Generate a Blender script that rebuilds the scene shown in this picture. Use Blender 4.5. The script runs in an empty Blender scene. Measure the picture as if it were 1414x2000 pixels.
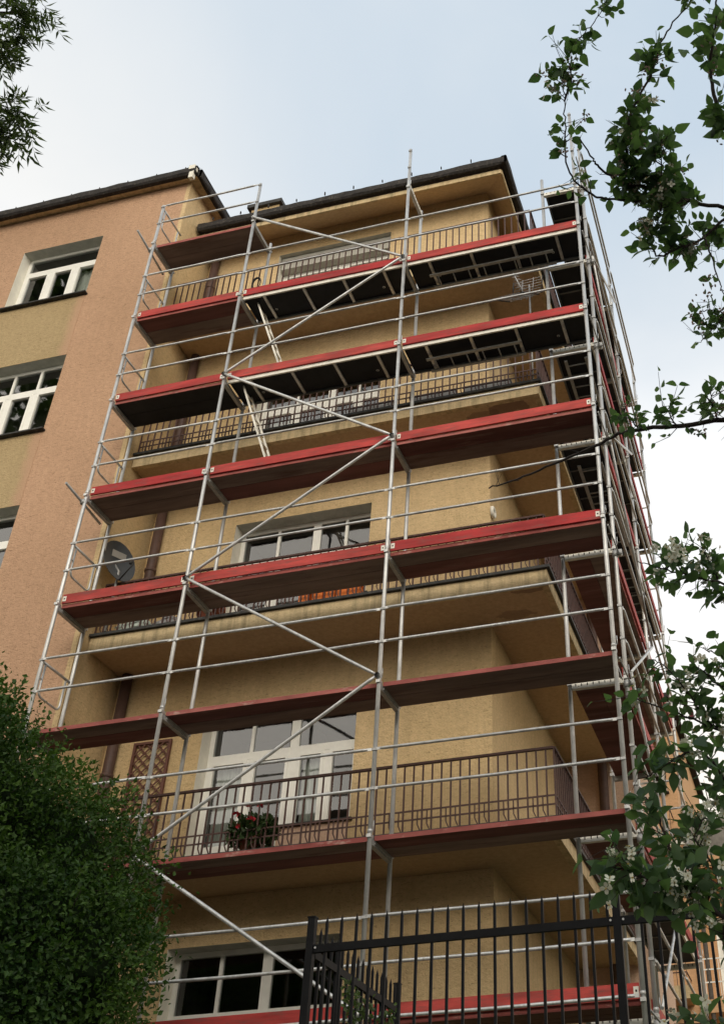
import bpy, math, random
import numpy as np
from mathutils import Vector, Matrix, noise

random.seed(7)
rng = np.random.default_rng(11)
S = bpy.context.scene
COL = S.collection
PI = math.pi

# ------------------------------------------------------------------ helpers
class MB:
    """collects shapes in world coordinates and links them as one mesh object"""
    def __init__(s):
        s.v = []; s.f = []; s.m = []; s.sm = []
    def face(s, pts, mi=0, smooth=False):
        b = len(s.v); s.v += [tuple(p) for p in pts]
        s.f.append(tuple(range(b, b + len(pts)))); s.m.append(mi); s.sm.append(smooth)
    def box(s, x0, x1, y0, y1, z0, z1, mi=0):
        b = len(s.v)
        s.v += [(x0,y0,z0),(x1,y0,z0),(x1,y1,z0),(x0,y1,z0),(x0,y0,z1),(x1,y0,z1),(x1,y1,z1),(x0,y1,z1)]
        for f in ((3,2,1,0),(4,5,6,7),(0,1,5,4),(1,2,6,5),(2,3,7,6),(3,0,4,7)):
            s.f.append(tuple(b+i for i in f)); s.m.append(mi); s.sm.append(False)
        return s
    def bar(s, a, b, w, h, up=(0,0,1), mi=0):
        """rectangular bar from a to b, w wide sideways, h along up"""
        a, b = Vector(a), Vector(b); d = (b-a).normalized(); u = Vector(up)
        r = d.cross(u).normalized(); u = r.cross(d).normalized()
        base = len(s.v)
        for p in (a, b):
            for i, j in ((-1,-1),(1,-1),(1,1),(-1,1)):
                s.v.append(tuple(p + r*(w/2*i) + u*(h/2*j)))
        for f in ((0,1,2,3),(7,6,5,4),(0,4,5,1),(1,5,6,2),(2,6,7,3),(3,7,4,0)):
            s.f.append(tuple(base+i for i in f)); s.m.append(mi); s.sm.append(False)
        return s
    def tube(s, pts, r, n=10, mi=0, caps=True):
        pts = [Vector(p) for p in pts]
        rs = r if isinstance(r, (list, tuple)) else [r]*len(pts)
        base = len(s.v); prev = None
        for i, p in enumerate(pts):
            a = pts[max(i-1,0)]; b = pts[min(i+1,len(pts)-1)]
            t = (b-a).normalized()
            if prev is None:
                u = t.orthogonal().normalized()
            else:
                u = (prev - t*prev.dot(t)).normalized()
            prev = u; w = t.cross(u)
            for k in range(n):
                an = 2*PI*k/n
                s.v.append(tuple(p + (u*math.cos(an)+w*math.sin(an))*rs[i]))
        for i in range(len(pts)-1):
            for k in range(n):
                k2 = (k+1)%n
                s.f.append((base+i*n+k, base+i*n+k2, base+(i+1)*n+k2, base+(i+1)*n+k)); s.m.append(mi); s.sm.append(True)
        if caps:
            s.f.append(tuple(base+k for k in reversed(range(n)))); s.m.append(mi); s.sm.append(False)
            e = base+(len(pts)-1)*n
            s.f.append(tuple(e+k for k in range(n))); s.m.append(mi); s.sm.append(False)
        return s
    def lathe(s, c, prof, n=20, mi=0, axis=None, smooth=True):
        """revolve (radius, height) profile about axis through c"""
        c = Vector(c); ax = Vector(axis or (0,0,1)).normalized()
        u = ax.orthogonal().normalized(); w = ax.cross(u)
        base = len(s.v)
        for r, h in prof:
            for k in range(n):
                an = 2*PI*k/n
                s.v.append(tuple(c + ax*h + (u*math.cos(an)+w*math.sin(an))*r))
        for i in range(len(prof)-1):
            for k in range(n):
                k2 = (k+1)%n
                s.f.append((base+i*n+k, base+i*n+k2, base+(i+1)*n+k2, base+(i+1)*n+k)); s.m.append(mi); s.sm.append(smooth)
        return s
    def build(s, name, mats, parent=None, kind=None):
        me = bpy.data.meshes.new(name)
        org = Vector((0,0,0)); q = parent
        while q is not None:
            org += q.location; q = q.parent
        me.from_pydata([tuple(Vector(p)-org) for p in s.v], [], s.f)
        if not isinstance(mats, (list, tuple)): mats = [mats]
        for m in mats: me.materials.append(m)
        me.polygons.foreach_set('material_index', s.m)
        me.polygons.foreach_set('use_smooth', s.sm)
        me.update()
        o = bpy.data.objects.new(name, me); COL.objects.link(o)
        if parent is not None: o.parent = parent
        if kind: o['kind'] = kind
        return o

def raw_mesh(name, V, loops, counts, mats, parent=None, attr=None, smooth=False, midx=None):
    """fast mesh from numpy arrays (world coordinates)"""
    me = bpy.data.meshes.new(name)
    org = np.zeros(3); q = parent
    while q is not None:
        org += np.array(q.location); q = q.parent
    V = V - org
    me.vertices.add(len(V)); me.vertices.foreach_set('co', V.astype(np.float32).ravel())
    me.loops.add(len(loops)); me.loops.foreach_set('vertex_index', loops.astype(np.int32))
    starts = np.concatenate([[0], np.cumsum(counts)[:-1]]).astype(np.int32)
    me.polygons.add(len(counts)); me.polygons.foreach_set('loop_start', starts)
    if not isinstance(mats, (list, tuple)): mats = [mats]
    for m in mats: me.materials.append(m)
    if midx is not None: me.polygons.foreach_set('material_index', midx.astype(np.int32))
    me.polygons.foreach_set('use_smooth', np.full(len(counts), smooth))
    me.update(calc_edges=True); me.validate()
    if attr is not None:
        a = me.attributes.new('tone', 'FLOAT', 'POINT'); a.data.foreach_set('value', attr.astype(np.float32))
    o = bpy.data.objects.new(name, me); COL.objects.link(o)
    if parent is not None: o.parent = parent
    return o

def thing(name, label, cat, loc, group=None):
    o = bpy.data.objects.new(name, None); COL.objects.link(o)
    o.location = loc; o.empty_display_size = .2
    o['label'] = label; o['category'] = cat
    if group: o['group'] = group
    bpy.context.view_layer.update()
    return o

def tag(o, label, cat, group=None):
    o['label'] = label; o['category'] = cat
    if group: o['group'] = group
    return o

# ------------------------------------------------------------------ materials
def mat(name):
    m = bpy.data.materials.new(name); m.use_nodes = True
    nt = m.node_tree; b = nt.nodes['Principled BSDF']
    return m, nt, b
def N(nt, t, **kw):
    n = nt.nodes.new(t)
    for k, v in kw.items():
        if k.startswith('i_'):
            n.inputs[k[2:].replace('_', ' ')].default_value = v
        else: setattr(n, k, v)
    return n
def ramp(nt, stops, interp='LINEAR'):
    r = nt.nodes.new('ShaderNodeValToRGB'); r.color_ramp.interpolation = interp
    e = r.color_ramp.elements
    while len(e) < len(stops): e.new(.5)
    for i, (p, c) in enumerate(stops):
        e[i].position = p; e[i].color = (*c, 1) if len(c) == 3 else c
    return r
def coords(nt):
    """true world position so that neighbouring parts share one pattern"""
    g = nt.nodes.new('ShaderNodeNewGeometry'); return g.outputs['Position']
def noise_node(nt, vec, scale, detail=4, rough=.55, stretch=None):
    if stretch:
        mp = nt.nodes.new('ShaderNodeMapping'); mp.inputs['Scale'].default_value = stretch
        nt.links.new(vec, mp.inputs['Vector']); vec = mp.outputs[0]
    n = N(nt, 'ShaderNodeTexNoise'); n.inputs['Scale'].default_value = scale
    n.inputs['Detail'].default_value = detail; n.inputs['Roughness'].default_value = rough
    nt.links.new(vec, n.inputs['Vector']); return n.outputs['Fac']
def mixc(nt, fac, a, b, blend='MIX'):
    n = N(nt, 'ShaderNodeMix', data_type='RGBA', blend_type=blend)
    L = nt.links
    if isinstance(fac, (int, float)): n.inputs[0].default_value = fac
    else: L.new(fac, n.inputs[0])
    for s, i in ((a, 6), (b, 7)):
        if isinstance(s, tuple): n.inputs[i].default_value = (*s, 1)
        else: L.new(s, n.inputs[i])
    return n.outputs[2]
def bump(nt, b, h, strength, dist=.02):
    n = N(nt, 'ShaderNodeBump'); n.inputs['Strength'].default_value = strength
    n.inputs['Distance'].default_value = dist
    nt.links.new(h, n.inputs['Height']); nt.links.new(n.outputs[0], b.inputs['Normal'])

def stucco(name, c1, c2, pit=.5, bumpy=.5, streak=.0, streak_col=(.06,.05,.035)):
    m, nt, b = mat(name); L = nt.links; P = coords(nt)
    big = noise_node(nt, P, .35, 4, .5)
    r0 = ramp(nt, [(.32, (0,0,0)), (.68, (1,1,1))]); L.new(big, r0.inputs[0])
    col = mixc(nt, r0.outputs[0], c1, c2)
    med = noise_node(nt, P, 16, 5, .75, (.8,.8,1.6))
    r1 = ramp(nt, [(.28, (.80,.78,.75)), (.66, (1.06,1.05,1.04))]); L.new(med, r1.inputs[0])
    col = mixc(nt, 1., col, r1.outputs[0], 'MULTIPLY')
    pits = noise_node(nt, P, 24, 3, .65, (.75, .75, 1.9))
    r2 = ramp(nt, [(.32, (.40,.36,.32)), (.41, (1,1,1))]); L.new(pits, r2.inputs[0])
    col = mixc(nt, pit, col, r2.outputs[0], 'MULTIPLY')
    if streak:
        st = noise_node(nt, P, 5, 4, .7, (1.6, 1.6, .12))
        r3 = ramp(nt, [(.46, (0,0,0)), (.66, (1,1,1))]); L.new(st, r3.inputs[0])
        mul = N(nt, 'ShaderNodeMath', operation='MULTIPLY'); L.new(r3.outputs[0], mul.inputs[0]); mul.inputs[1].default_value = streak
        col = mixc(nt, mul.outputs[0], col, streak_col)
    L.new(col, b.inputs['Base Color']); b.inputs['Roughness'].default_value = .92
    b.inputs['Specular IOR Level'].default_value = .15
    fine = noise_node(nt, P, 34, 3, .7)
    bump(nt, b, fine, bumpy, .03)
    return m

def painted(name, col, rough=.5, var=.15, metallic=0, scale=6, spec=.4, wear=None, stretch=None, bumpy=0, alt=None):
    m, nt, b = mat(name); L = nt.links; P = coords(nt)
    n = noise_node(nt, P, scale, 5, .65, stretch)
    r = ramp(nt, [(.3, (1-var,)*3), (.7, (1+var*.4,)*3)]); L.new(n, r.inputs[0])
    c0 = tuple(col)
    if alt:                                            # boards and tubes differ a little from one piece to the next
        oi = N(nt, 'ShaderNodeObjectInfo'); c0 = mixc(nt, oi.outputs['Random'], tuple(col), tuple(alt))
    c = mixc(nt, 1., c0, r.outputs[0], 'MULTIPLY')
    if wear:
        wcol, lo, hi, sc = wear
        w = noise_node(nt, P, sc, 6, .7, stretch)
        rw = ramp(nt, [(lo, (0,0,0)), (hi, (1,1,1))]); L.new(w, rw.inputs[0])
        c = mixc(nt, rw.outputs[0], c, tuple(wcol))
    L.new(c, b.inputs['Base Color'])
    b.inputs['Roughness'].default_value = rough; b.inputs['Metallic'].default_value = metallic
    b.inputs['Specular IOR Level'].default_value = spec
    if bumpy: bump(nt, b, n, bumpy, .01)
    return m

def leafmat(name, dark, light, trans=.25, rough=.45, spec=.3):
    m, nt, b = mat(name); L = nt.links
    a = N(nt, 'ShaderNodeAttribute', attribute_name='tone')
    c = mixc(nt, a.outputs['Fac'], dark, light)
    L.new(c, b.inputs['Base Color']); b.inputs['Roughness'].default_value = rough
    b.inputs['Specular IOR Level'].default_value = spec
    t = N(nt, 'ShaderNodeBsdfTranslucent')
    c2 = mixc(nt, 1., c, (1.1, 1.25, .5), 'MULTIPLY'); L.new(c2, t.inputs['Color'])
    mx = N(nt, 'ShaderNodeMixShader'); mx.inputs[0].default_value = trans
    L.new(b.outputs[0], mx.inputs[1]); L.new(t.outputs[0], mx.inputs[2])
    L.new(mx.outputs[0], nt.nodes['Material Output'].inputs['Surface'])
    return m

M = {}
M['ochre'] = stucco('ochre_render', (.60,.445,.24), (.71,.54,.315), .55, .6, .22, (.36,.265,.15))
def add_stains(m, spots, col):
    nt = m.node_tree; L = nt.links; b = nt.nodes['Principled BSDF']; P = coords(nt)
    prev = b.inputs['Base Color'].links[0].from_socket
    nz_ = N(nt, 'ShaderNodeTexNoise'); nz_.inputs['Scale'].default_value = 4; nz_.inputs['Detail'].default_value = 5; L.new(P, nz_.inputs['Vector'])
    for (c, sx, sy, r) in spots:
        mp_ = N(nt, 'ShaderNodeMapping'); mp_.vector_type = 'TEXTURE'; mp_.inputs['Location'].default_value = c; mp_.inputs['Scale'].default_value = (sx, sy, .3); L.new(P, mp_.inputs[0])
        ln_ = N(nt, 'ShaderNodeVectorMath', operation='LENGTH'); L.new(mp_.outputs[0], ln_.inputs[0])
        ad_ = N(nt, 'ShaderNodeMath', operation='MULTIPLY_ADD'); L.new(nz_.outputs['Fac'], ad_.inputs[0]); ad_.inputs[1].default_value = 1.6; L.new(ln_.outputs['Value'], ad_.inputs[2])
        rr_ = ramp(nt, [(.0, (1,1,1)), (.86, (.9,.9,.9)), (.90, (0,0,0))]); 
        sb_ = N(nt, 'ShaderNodeMath', operation='MULTIPLY'); L.new(ad_.outputs[0], sb_.inputs[0]); sb_.inputs[1].default_value = .55; L.new(sb_.outputs[0], rr_.inputs[0])
        f_ = N(nt, 'ShaderNodeMath', operation='MULTIPLY'); L.new(rr_.outputs[0], f_.inputs[0]); f_.inputs[1].default_value = r
        prev = mixc(nt, f_.outputs[0], prev, col)
    L.new(prev, b.inputs['Base Color'])
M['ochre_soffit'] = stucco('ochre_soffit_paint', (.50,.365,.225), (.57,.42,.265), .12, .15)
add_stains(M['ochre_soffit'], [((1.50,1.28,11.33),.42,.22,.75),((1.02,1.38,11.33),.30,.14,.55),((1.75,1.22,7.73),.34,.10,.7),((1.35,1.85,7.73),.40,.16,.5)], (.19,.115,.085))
M['fascia'] = stucco('weathered_ochre_edge', (.66,.53,.32), (.56,.43,.25), .35, .3, .5, (.14,.115,.07))
M['salmon'] = stucco('salmon_render', (.48,.305,.195), (.57,.365,.24), .6, .65, .18, (.36,.22,.14))
M['spandrel'] = stucco('ochre_spandrel_render', (.40,.30,.165), (.465,.355,.20), .6, .65, .2, (.32,.24,.13))
def soft_edge(m, x0, x1, col):
    nt = m.node_tree; L = nt.links; b = nt.nodes['Principled BSDF']; P = coords(nt)
    prev = b.inputs['Base Color'].links[0].from_socket
    sx_ = N(nt, 'ShaderNodeSeparateXYZ'); L.new(P, sx_.inputs[0])
    nn_ = noise_node(nt, P, 3.0, 4, .6)
    ad_ = N(nt, 'ShaderNodeMath', operation='MULTIPLY_ADD'); L.new(nn_, ad_.inputs[0]); ad_.inputs[1].default_value = .25; L.new(sx_.outputs['X'], ad_.inputs[2])
    mr_ = N(nt, 'ShaderNodeMapRange', interpolation_type='SMOOTHSTEP'); mr_.inputs[1].default_value = x0+.12; mr_.inputs[2].default_value = x1+.12; L.new(ad_.outputs[0], mr_.inputs[0])
    L.new(mixc(nt, mr_.outputs[0], prev, col), b.inputs['Base Color'])
soft_edge(M['spandrel'], -7.36, -7.10, (.47,.30,.19))
M['pink'] = stucco('pink_render', (.60,.42,.31), (.66,.47,.35), .2, .3)
M['orange'] = stucco('orange_render', (.60,.37,.20), (.66,.41,.23), .2, .3)
M['reveal_grey'] = painted('grey_lintel_paint', (.46,.46,.41), .8, .2)
M['white_frame'] = painted('white_window_paint', (.84,.83,.77), .45, .08)
M['shutter'] = painted('grey_shutter_box', (.46,.45,.40), .6, .1)
M['white_plaster'] = painted('white_reveal_plaster', (.82,.79,.69), .8, .12)
M['dark_metal'] = painted('dark_flashing', (.035,.035,.034), .6, .5, 0, 8, .3, ((.10,.095,.08), .52, .72, 14))
M['gutter'] = painted('old_dark_gutter', (.040,.036,.034), .8, .5, 0, 7, .2, ((.16,.14,.11), .55, .75, 22), None, .6)
M['zinc'] = painted('zinc_sheet', (.42,.47,.54), .45, .15, .3)
M['tile'] = painted('brown_roof_tile', (.14,.07,.05), .85, .4)
M['rust_iron'] = painted('brown_railing_iron', (.075,.034,.027), .6, .4, 0, 20)
M['pipe'] = painted('brown_downpipe', (.095,.054,.042), .6, .3, 0, 6)
M['galv'] = painted('galvanised_tube', (.66,.665,.655), .40, .34, .45, 9, .5, ((.40,.39,.37), .54, .74, 16), (1,1,.35), 0, (.52,.52,.51))
M['galv_dull'] = painted('dull_galvanised_steel', (.42,.42,.41), .55, .3, .4, 12)
M['cream_steel'] = painted('pale_galvanised_profile', (.80,.77,.68), .5, .2, .05, 9, .4, ((.30,.25,.18), .60, .72, 25))
M['slot'] = painted('dark_slot', (.02,.02,.02), .8, .2)
M['toe_red'] = painted('red_toe_board', (.40,.032,.034), .62, .45, 0, 5, .2, ((.20,.07,.06), .50, .72, 14), (.25,1,1.5), 0, (.50,.075,.062))
M['deck_edge'] = painted('worn_red_plank_edge', (.30,.075,.065), .75, .4, 0, 6, .2, ((.46,.30,.25), .58, .72, 9), (.4,1,1), 0, (.42,.15,.13))
M['deck_wood'] = painted('stained_plank_underside', (.21,.095,.085), .8, .45, 0, 4, .15, ((.28,.18,.15), .56, .80, 7), (.12,1,1), 0, (.16,.065,.058))
M['deck_wood2'] = painted('greyed_plank_underside', (.27,.205,.18), .85, .45, 0, 4, .15, ((.10,.05,.045), .52, .74, 6), (.12,1,1), 0, (.21,.145,.125))
M['ply'] = painted('black_plywood', (.020,.021,.025), .62, .3, 0, 5, .2)
M['ply_edge'] = painted('dark_frame', (.16,.16,.155), .6, .3)
M['fence'] = painted('black_fence_paint', (.010,.010,.011), .55, .3, 0, 15, .12)
M['dish'] = painted('grey_dish_paint', (.075,.082,.09), .5, .15)
M['dish_label'] = painted('pale_dish_label', (.42,.40,.36), .6, .1)
M['orange_plastic'] = painted('orange_plastic', (.85,.21,.03), .5, .15)
M['terracotta'] = painted('terracotta', (.36,.12,.07), .75, .2)
M['grey_plastic'] = painted('grey_planter', (.36,.36,.36), .6, .2)
M['pale_plastic'] = painted('pale_plastic_bag', (.55,.62,.55), .5, .35, 0, 12)
M['soil'] = painted('soil', (.05,.035,.025), .95, .3)
M['lattice'] = painted('brown_lattice', (.13,.052,.036), .65, .3, 0, 14)
M['bark'] = painted('dark_bark', (.045,.034,.028), .85, .4, 0, 30)
M['bark_grey'] = painted('grey_bark', (.09,.075,.06), .9, .4, 0, 20)
M['petal'] = painted('cream_petals', (.70,.71,.57), .6, .12, 0, 30)
M['petal_core'] = painted('yellow_stamens', (.55,.42,.10), .7, .2)
M['bud'] = painted('pinkish_buds', (.42,.30,.24), .7, .3, 0, 40)
M['red_petal'] = painted('red_petals', (.34,.012,.022), .6, .3, 0, 40)
M['pink_petal'] = painted('pink_cloth', (.62,.16,.20), .7, .2)
M['asphalt'] = painted('asphalt', (.05,.05,.05), .9, .3, 0, 30)
M['grass_ground'] = painted('garden_ground', (.06,.075,.035), .95, .4, 0, 3)
M['stone'] = painted('rough_stone', (.26,.24,.21), .9, .4, 0, 3, .2, None, None, .5)
M['curtain'] = painted('net_curtain', (.75,.75,.70), .9, .35, 0, 3, .1, None, (14,1,.2))
M['interior'] = painted('dark_room', (.09,.08,.07), .95, .3)
M['steel_wire'] = painted('aluminium_rods', (.46,.46,.46), .45, .2, .4)
M['black_plastic'] = painted('black_plastic', (.02,.02,.02), .5, .2)
M['cable'] = painted('dark_cable', (.03,.03,.03), .7, .2)

def glass_mat():
    m, nt, b = mat('window_glass'); L = nt.links
    nt.nodes.remove(b)
    P = coords(nt)
    lw = N(nt, 'ShaderNodeFresnel'); lw.inputs['IOR'].default_value = 1.55
    gl = N(nt, 'ShaderNodeBsdfGlossy'); gl.inputs['Roughness'].default_value = .03
    gl.inputs['Color'].default_value = (.95,.97,1,1)
    bp = N(nt, 'ShaderNodeBump'); bp.inputs['Strength'].default_value = .05; bp.inputs['Distance'].default_value = .03
    L.new(noise_node(nt, P, 1.6, 2), bp.inputs['Height']); L.new(bp.outputs[0], gl.inputs['Normal'])
    tr = N(nt, 'ShaderNodeBsdfTransparent'); tr.inputs['Color'].default_value = (.72,.76,.74,1)
    ma = N(nt, 'ShaderNodeMath', operation='MULTIPLY_ADD'); L.new(lw.outputs[0], ma.inputs[0])
    ma.inputs[1].default_value = 1.5; ma.inputs[2].default_value = .04
    mx = N(nt, 'ShaderNodeMixShader'); L.new(ma.outputs[0], mx.inputs[0]); L.new(tr.outputs[0], mx.inputs[1]); L.new(gl.outputs[0], mx.inputs[2])
    L.new(mx.outputs[0], nt.nodes['Material Output'].inputs['Surface'])
    return m
M['glass'] = glass_mat()
M['leaf_bush'] = leafmat('hedge_leaf', (.020,.052,.010), (.088,.165,.026), .30, .5, .25)
M['leaf_jas'] = leafmat('mock_orange_leaf', (.055,.102,.060), (.140,.225,.110), .5, .5, .3)
M['leaf_ash'] = leafmat('ash_leaf', (.05,.08,.034), (.11,.15,.06), .4, .5, .3)
M['leaf_vine'] = leafmat('vine_leaf', (.05,.085,.03), (.16,.22,.08), .35, .5, .3)
M['leaf_pot'] = leafmat('geranium_leaf', (.02,.04,.015), (.06,.10,.03), .25, .5, .3)

# ------------------------------------------------------------------ camera
Rc = np.array([[0.96942681, 0.24450425, -0.02072055],
               [0.16545046, -0.58895128, 0.79105154],
               [-0.18121206, 0.77029479, 0.6113985]])
cam_d = bpy.data.cameras.new('camera'); cam = bpy.data.objects.new('camera', cam_d); COL.objects.link(cam)
m4 = Matrix.Identity(4)
for i in range(3):
    m4[i][0] = Rc[0][i]; m4[i][1] = Rc[1][i]; m4[i][2] = -Rc[2][i]
m4[0][3], m4[1][3], m4[2][3] = 4.7511, -12.2210, -0.6737
cam.matrix_world = m4
cam_d.sensor_fit = 'VERTICAL'; cam_d.sensor_height = 36; cam_d.sensor_width = 36
cam_d.lens = 2168.6/2000*36
cam_d.shift_x = -(1006.23-707)/2000; cam_d.shift_y = -(1000-913.48)/2000
cam_d.clip_start = .05; cam_d.clip_end = 3000
S.camera = cam

# ------------------------------------------------------------------ world + sun
W = bpy.data.worlds.new('World'); S.world = W; W.use_nodes = True
nt = W.node_tree; L = nt.links
bg = nt.nodes['Background']
SUN_EL, SUN_AZ = math.radians(25), math.radians(158)   # azimuth from +y, clockwise
sky = N(nt, 'ShaderNodeTexSky'); sky.sky_type = 'NISHITA'; sky.sun_disc = False
sky.sun_elevation = SUN_EL; sky.sun_rotation = SUN_AZ; sky.air_density = 1.0; sky.dust_density = 1.0
tc = N(nt, 'ShaderNodeTexCoord')
sep = N(nt, 'ShaderNodeSeparateXYZ'); L.new(tc.outputs['Generated'], sep.inputs[0])
mp = N(nt, 'ShaderNodeMapping'); mp.inputs['Scale'].default_value = (1, 1, 1.8); L.new(tc.outputs['Generated'], mp.inputs[0])
nz = N(nt, 'ShaderNodeTexNoise'); nz.inputs['Scale'].default_value = 2.6; nz.inputs['Detail'].default_value = 5
nz.inputs['Roughness'].default_value = .5; nz.inputs['Distortion'].default_value = .4; L.new(mp.outputs[0], nz.inputs['Vector'])
# cloudiness: thick low down and towards the left, thin overhead, softly broken by noise
a1 = N(nt, 'ShaderNodeMapRange', interpolation_type='SMOOTHSTEP'); a1.inputs[1].default_value = .80; a1.inputs[2].default_value = .56
a1.inputs[3].default_value = .0; a1.inputs[4].default_value = 1.0; L.new(sep.outputs['Z'], a1.inputs[0])
a3 = N(nt, 'ShaderNodeMapRange', interpolation_type='SMOOTHSTEP'); a3.inputs[1].default_value = -.24; a3.inputs[2].default_value = -.52
a3.inputs[3].default_value = .0; a3.inputs[4].default_value = .9; L.new(sep.outputs['X'], a3.inputs[0])
a2 = N(nt, 'ShaderNodeMapRange'); a2.inputs[1].default_value = .36; a2.inputs[2].default_value = .68
a2.inputs[3].default_value = -.12; a2.inputs[4].default_value = .24; L.new(nz.outputs['Fac'], a2.inputs[0])
ad0 = N(nt, 'ShaderNodeMath', operation='MAXIMUM'); L.new(a1.outputs[0], ad0.inputs[0]); L.new(a3.outputs[0], ad0.inputs[1])
add = N(nt, 'ShaderNodeMath', operation='ADD', use_clamp=True); L.new(ad0.outputs[0], add.inputs[0]); L.new(a2.outputs[0], add.inputs[1])
base = mixc(nt, .93, sky.outputs[0], (5.1, 6.0, 6.9))
wl_ = N(nt, 'ShaderNodeMapRange'); wl_.inputs[1].default_value = .50; wl_.inputs[2].default_value = .22; L.new(sep.outputs['Z'], wl_.inputs[0])
wl2 = N(nt, 'ShaderNodeMapRange'); wl2.inputs[1].default_value = .74; wl2.inputs[2].default_value = .58; L.new(sep.outputs['Z'], wl2.inputs[0])
cloud = mixc(nt, wl2.outputs[0], (7.5, 7.55, 7.5), (8.9, 8.95, 9.0))
cloud = mixc(nt, wl_.outputs[0], cloud, (9.6, 8.3, 6.6))
# the low bank of cloud on the sun's side (behind the viewer) is the brightest part of the sky
fb = N(nt, 'ShaderNodeMapRange', interpolation_type='SMOOTHSTEP'); fb.inputs[1].default_value = .0; fb.inputs[2].default_value = -.75
fb.inputs[3].default_value = 0; fb.inputs[4].default_value = 1; L.new(sep.outputs['Y'], fb.inputs[0])
cloud = mixc(nt, fb.outputs[0], cloud, (16.5, 15.2, 13.2))
cl = mixc(nt, add.outputs[0], base, cloud)
L.new(cl, bg.inputs['Color']); bg.inputs['Strength'].default_value = .10

sd = bpy.data.lights.new('sun', 'SUN'); sun = bpy.data.objects.new('sun', sd); COL.objects.link(sun)
sd.energy = .9; sd.angle = math.radians(30); sd.color = (1, .92, .80)
dirv = Vector((math.sin(SUN_AZ)*math.cos(SUN_EL), math.cos(SUN_AZ)*math.cos(SUN_EL), math.sin(SUN_EL)))
sun.rotation_euler = dirv.to_track_quat('Z', 'Y').to_euler()
sun.location = dirv*60
S.view_settings.view_transform = 'Standard'; S.view_settings.look = 'None'
S.view_settings.exposure = .3; S.view_settings.gamma = 1
S.cycles.max_bounces = 8; S.cycles.transparent_max_bounces = 12

# ------------------------------------------------------------------ ground
g = MB()
g.face([(-400,-400,-2.25),(400,-400,-2.25),(400,-4.6,-2.25),(-400,-4.6,-2.25)])
g.build('street', M['asphalt'], None, 'structure')
g = MB()
g.face([(-400,-4.2,-.05),(400,-4.2,-.05),(400,400,-.05),(-400,400,-.05)])
g.build('ground', M['grass_ground'], None, 'structure')
g = MB(); g.box(-60, 60, -4.6, -4.2, -2.4, 0)
g.box(-60, 60, -4.66, -4.14, 0, .08)
w = g.build('retaining_wall', M['stone']); tag(w, 'low rough stone wall carrying the black fence above the street', 'wall')

exec_parts = []
# ------------------------------------------------------------------ buildings
YW, YB = 2.07, 1.05          # recessed wall, balcony front
XS = -5.25                   # return wall of the salmon block
XC = .95                     # right corner of the recessed wall
XB = 2.05                    # outer side of the wrapping balconies
YR = 7.66                    # block standing behind the side balconies

def wall_holes(mb, x0, x1, z0, z1, y, holes, depth, mi=0, lint=1, jamb=2, sill=3, hole_mi=None):
    """front wall (facing -y) with rectangular openings and their reveals"""
    xs = sorted({x0, x1, *[h[0] for h in holes], *[h[1] for h in holes]})
    zs = sorted({z0, z1, *[h[2] for h in holes], *[h[3] for h in holes]})
    for i in range(len(xs)-1):
        for j in range(len(zs)-1):
            cx, cz = (xs[i]+xs[i+1])/2, (zs[j]+zs[j+1])/2
            if any(h[0] < cx < h[1] and h[2] < cz < h[3] for h in holes): continue
            mb.face([(xs[i],y,zs[j]),(xs[i+1],y,zs[j]),(xs[i+1],y,zs[j+1]),(xs[i],y,zs[j+1])], mi)
    for (a, b, c, d, open_l, open_r) in holes:
        e = y+depth
        mb.face([(a,y,d),(b,y,d),(b,e,d),(a,e,d)], lint)
        mb.face([(a,y,c),(a,e,c),(b,e,c),(b,y,c)], sill)
        if not open_l: mb.face([(a,y,c),(a,y,d),(a,e,d),(a,e,c)], jamb)
        if not open_r: mb.face([(b,y,c),(b,e,c),(b,e,d),(b,y,d)], jamb)

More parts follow.
